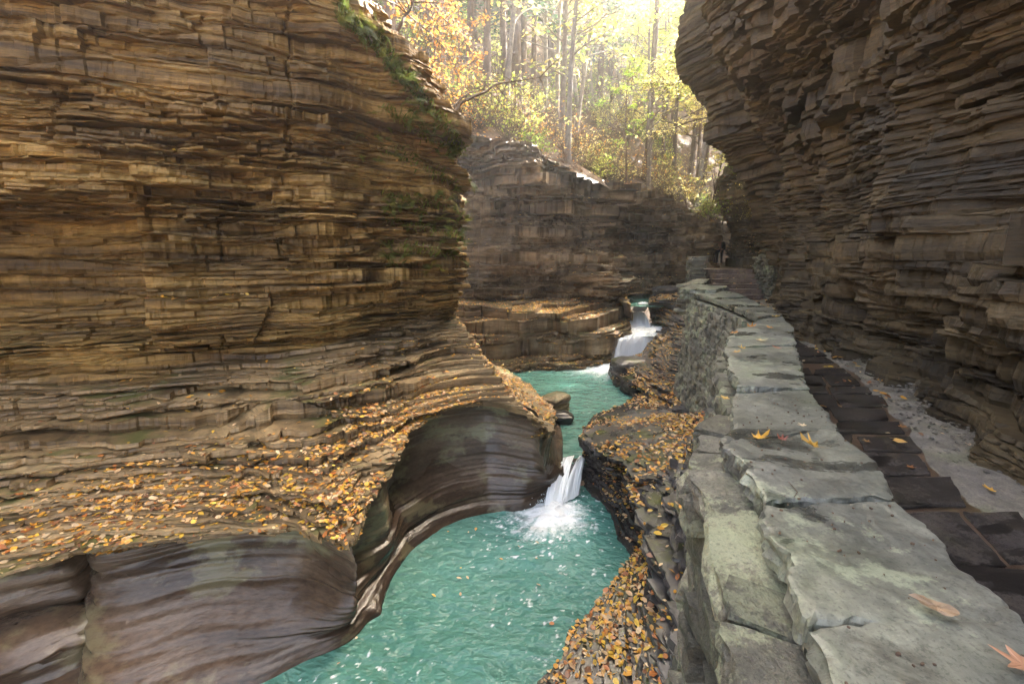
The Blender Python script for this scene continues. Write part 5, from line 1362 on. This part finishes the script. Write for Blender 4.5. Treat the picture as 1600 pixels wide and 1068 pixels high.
for (x0, x1, y0, y1, m, s0, s1) in [(600, 728, 290, 420, 60, .10, .24), (525, 640, 4, 110, 26, .15, .32), (610, 700, 110, 230, 30, .14, .28), (700, 735, 200, 260, 14, .14, .26), (560, 700, 180, 260, 18, .08, .16)]:
    for i in range(m):
        px = tr.uniform(x0, x1); py = y0 + (y1 - y0) * (px - x0) / (x1 - x0) + tr.uniform(-12, 30) if y0 < 240 and m != 18 else tr.uniform(y0, y1)
        loc, nn = hit(left_cliff, px, py)
        if loc is None: continue
        o = link('fern', tr.choice(FERN), None, loc=loc + nn * .02, scale=tr.uniform(s0, s1), cat='fern', **FL[m])
        q_ = (nn + Vector((0, 0, .9))).normalized().to_track_quat('Z', 'Y').to_euler(); o.rotation_euler = (q_.x, q_.y, tr.uniform(0, 6.28)); nf += 1
# hanging moss along the rim
Vs, Fs, Cs, b = [], [], [], 0
for i in range(2600):
    t0 = tr.random()
    if tr.random() < .55: px, py = np.interp(t0, [0, .35, .7, 1], [528, 590, 655, 738]), np.interp(t0, [0, .35, .7, 1], [8, 60, 135, 240]) + tr.uniform(-4, 22)
    else: px, py = np.interp(t0, [0, 1], [600, 720]) + tr.uniform(-10, 10), tr.choice([170 + 75 * t0, 300 + 30 * t0, 340 + 30 * t0, 380 + 20 * t0, 230 + 60 * t0]) + tr.uniform(-6, 6)
    loc, nn = hit(left_cliff, px, py)
    if loc is None: continue
    p = np.array(loc) + np.array(nn) * .02; L = tr.uniform(.03, .11); a = tr.uniform(0, 6.28); w_ = .012
    d = np.array(nn) * .5 * tr.random() + np.array((math.cos(a) * .4, math.sin(a) * .4, -.6 if tr.random() < .6 else .6)); d /= np.linalg.norm(d); s_ = np.cross(d, (math.sin(a), .3, math.cos(a))); s_ /= np.linalg.norm(s_)
    Vs += [p - s_ * w_, p + s_ * w_, p + d * L + s_ * w_ * .6, p + d * L - s_ * w_ * .6]; Fs.append((b, b + 1, b + 2, b + 3)); b += 4
    g = np.array((.11, .15, .03)) * tr.uniform(.6, 1.5) + np.array((.12, .08, .0)) * tr.random() ** 2; Cs += [g] * 4
link('moss', mesh_np('moss', Vs, Fs, False, np.array(Cs)), M['leaf'], kind='stuff', label='shaggy green moss hanging along the left cliff rim')
# branches leaning out over the rim
def branch(pts, r0, label, seed, ntw=14, leaves=0, cols=ORG):
    r_ = np.random.default_rng(seed); P = catmull(np.array(pts, float)[None], 8)[0]; n = len(P); u = np.linspace(0, 1, n)
    P = P + .03 * np.stack([vn(u * 9, 0, k, seed) for k in range(3)], 1); paths = [(P, r0 * (1 - u) + .005)]; lp = []
    for i in range(ntw):
        w_ = r_.uniform(.25, .98); b1 = np.array([np.interp(w_, u, P[:, k]) for k in range(3)]); d = r_.normal(0, 1, 3) + (P[-1] - P[0]) / np.linalg.norm(P[-1] - P[0]) * .9; d /= np.linalg.norm(d); L2 = r_.uniform(.3, 1.1); u2 = np.linspace(0, 1, 5)[:, None]
        paths.append((b1 + d * L2 * u2 + np.array((0, 0, -.12)) * u2 ** 2, .009 * (1 - u2[:, 0]) + .003))
        if leaves: lp.append(b1 + d * L2 * r_.random((leaves, 1)) + r_.normal(0, .06, (leaves, 3)))
    o = empty('branch', tuple(P[0]), label=label, cat='branch')
    tv, tf = tubes(paths, 5); tv = tv - P[0]; link('wood', mesh_np('wood', tv, tf, True), M['twig'], o)
    if leaves:
        V, F, cc = leaf_cloud(np.concatenate(lp), .058, cols, r_, flat=.2, elong=1.4); link('leaves', mesh_np('leaves', V - P[0], F, False, cc), M['leaf'], o)
    return o
def ray(px, py, Y): return at(px, py, Y=Y)
branch([ray(603, 62, 8.6), ray(628, 35, 8.7), ray(645, 5, 8.9), ray(652, -40, 9.2)], .035, 'dark crooked branch rising from the left cliff top', 5, 10)
branch([ray(607, 72, 8.5), ray(616, 95, 8.5), ray(628, 132, 8.6)], .035, 'bare reddish root hanging down the left cliff top', 6, 3)
branch([ray(697, 190, 10.2), ray(725, 160, 10.6), ray(765, 137, 11.2), ray(812, 124, 12), ray(870, 118, 13)], .045, 'long arching bare branch reaching right from the cliff corner', 7, 22)
branch([ray(697, 190, 10.2), ray(712, 163, 10.4), ray(735, 147, 10.8), ray(762, 137, 11.4)], .028, 'shorter bare branch forking beside the long arching one', 8, 10)
branch([ray(560, -20, 9.5), ray(620, 10, 11), ray(680, 60, 12.5), ray(720, 130, 13.5)], .03, 'orange leaved branch drooping over the left cliff rim', 9, 46, 9)
branch([ray(600, -40, 11), ray(660, -5, 12), ray(705, 40, 13), ray(745, 75, 14)], .03, 'second orange leaved branch above the drooping one', 10, 46, 9)
branch([ray(590, 30, 10), ray(640, 90, 11.4), ray(690, 130, 12.6), ray(735, 175, 14)], .025, 'low orange leaved branch trailing along the cliff rim', 15, 40, 7)
branch([ray(1160, 140, 17.5), ray(1100, 134, 18.5), ray(1040, 131, 19.5), ray(985, 133, 21)], .05, 'leafy yellow branch reaching left from behind the overhanging cliff', 12, 60, 16, YEL + YGR)
branch([ray(1120, 180, 18), ray(1065, 195, 19), ray(1010, 215, 20.5)], .03, 'lower thin yellow leaved branch beside the overhanging cliff', 13, 34, 8, YEL)

tv, tf = tubes([(np.array([p0, p1, p2]), np.array([.0012, .0016, .001]))], 5)
link('twig', mesh_np('twig', tv, tf, True), M['bark'], label='tiny dark twig lying on the big near wall slab', cat='twig')
# look-alikes are told apart by their order across the view
ORD = 'first second third fourth fifth sixth seventh eighth ninth tenth eleventh twelfth thirteenth fourteenth fifteenth sixteenth seventeenth eighteenth nineteenth twentieth'.split()
grp = {}
for o in COL.objects:
    if o.get('category') in ('tree', 'bush') and o.get('group'): grp.setdefault(o['label'], []).append(o)
for lb, os_ in grp.items():
    if len(os_) < 2 or len(os_) > 20: continue
    os_.sort(key=lambda o: o.location.x / max(o.location.y, 1))
    for i, o in enumerate(os_):
        suf = 'leftmost' if i == 0 else ('rightmost' if i == len(os_) - 1 else ORD[i] + ' from left')
        if len(lb.split()) + len(suf.split()) <= 16: o['label'] = lb + ', ' + suf
# ================================================================== HAZE
bx = bmesh.new(); bmesh.ops.create_cube(bx, size=1)
hm = bpy.data.meshes.new('haze'); bx.to_mesh(hm); bx.free()
hz = link('haze', hm, loc=(0, 0, 31), scale=(380, 380, 71), kind='stuff', label='thin bright autumn haze filling the gorge')
m = bpy.data.materials.new('pale_haze'); m.use_nodes = True; n = m.node_tree.nodes; n.remove(n['Principled BSDF'])
pv = n.new('ShaderNodeVolumePrincipled'); pv.inputs['Color'].default_value = (.92, .95, 1, 1); pv.inputs['Density'].default_value = .0034; pv.inputs['Anisotropy'].default_value = .72
m.node_tree.links.new(pv.outputs[0], n['Material Output'].inputs['Volume']); hm.materials.append(m)
hz.display_type = 'WIRE'
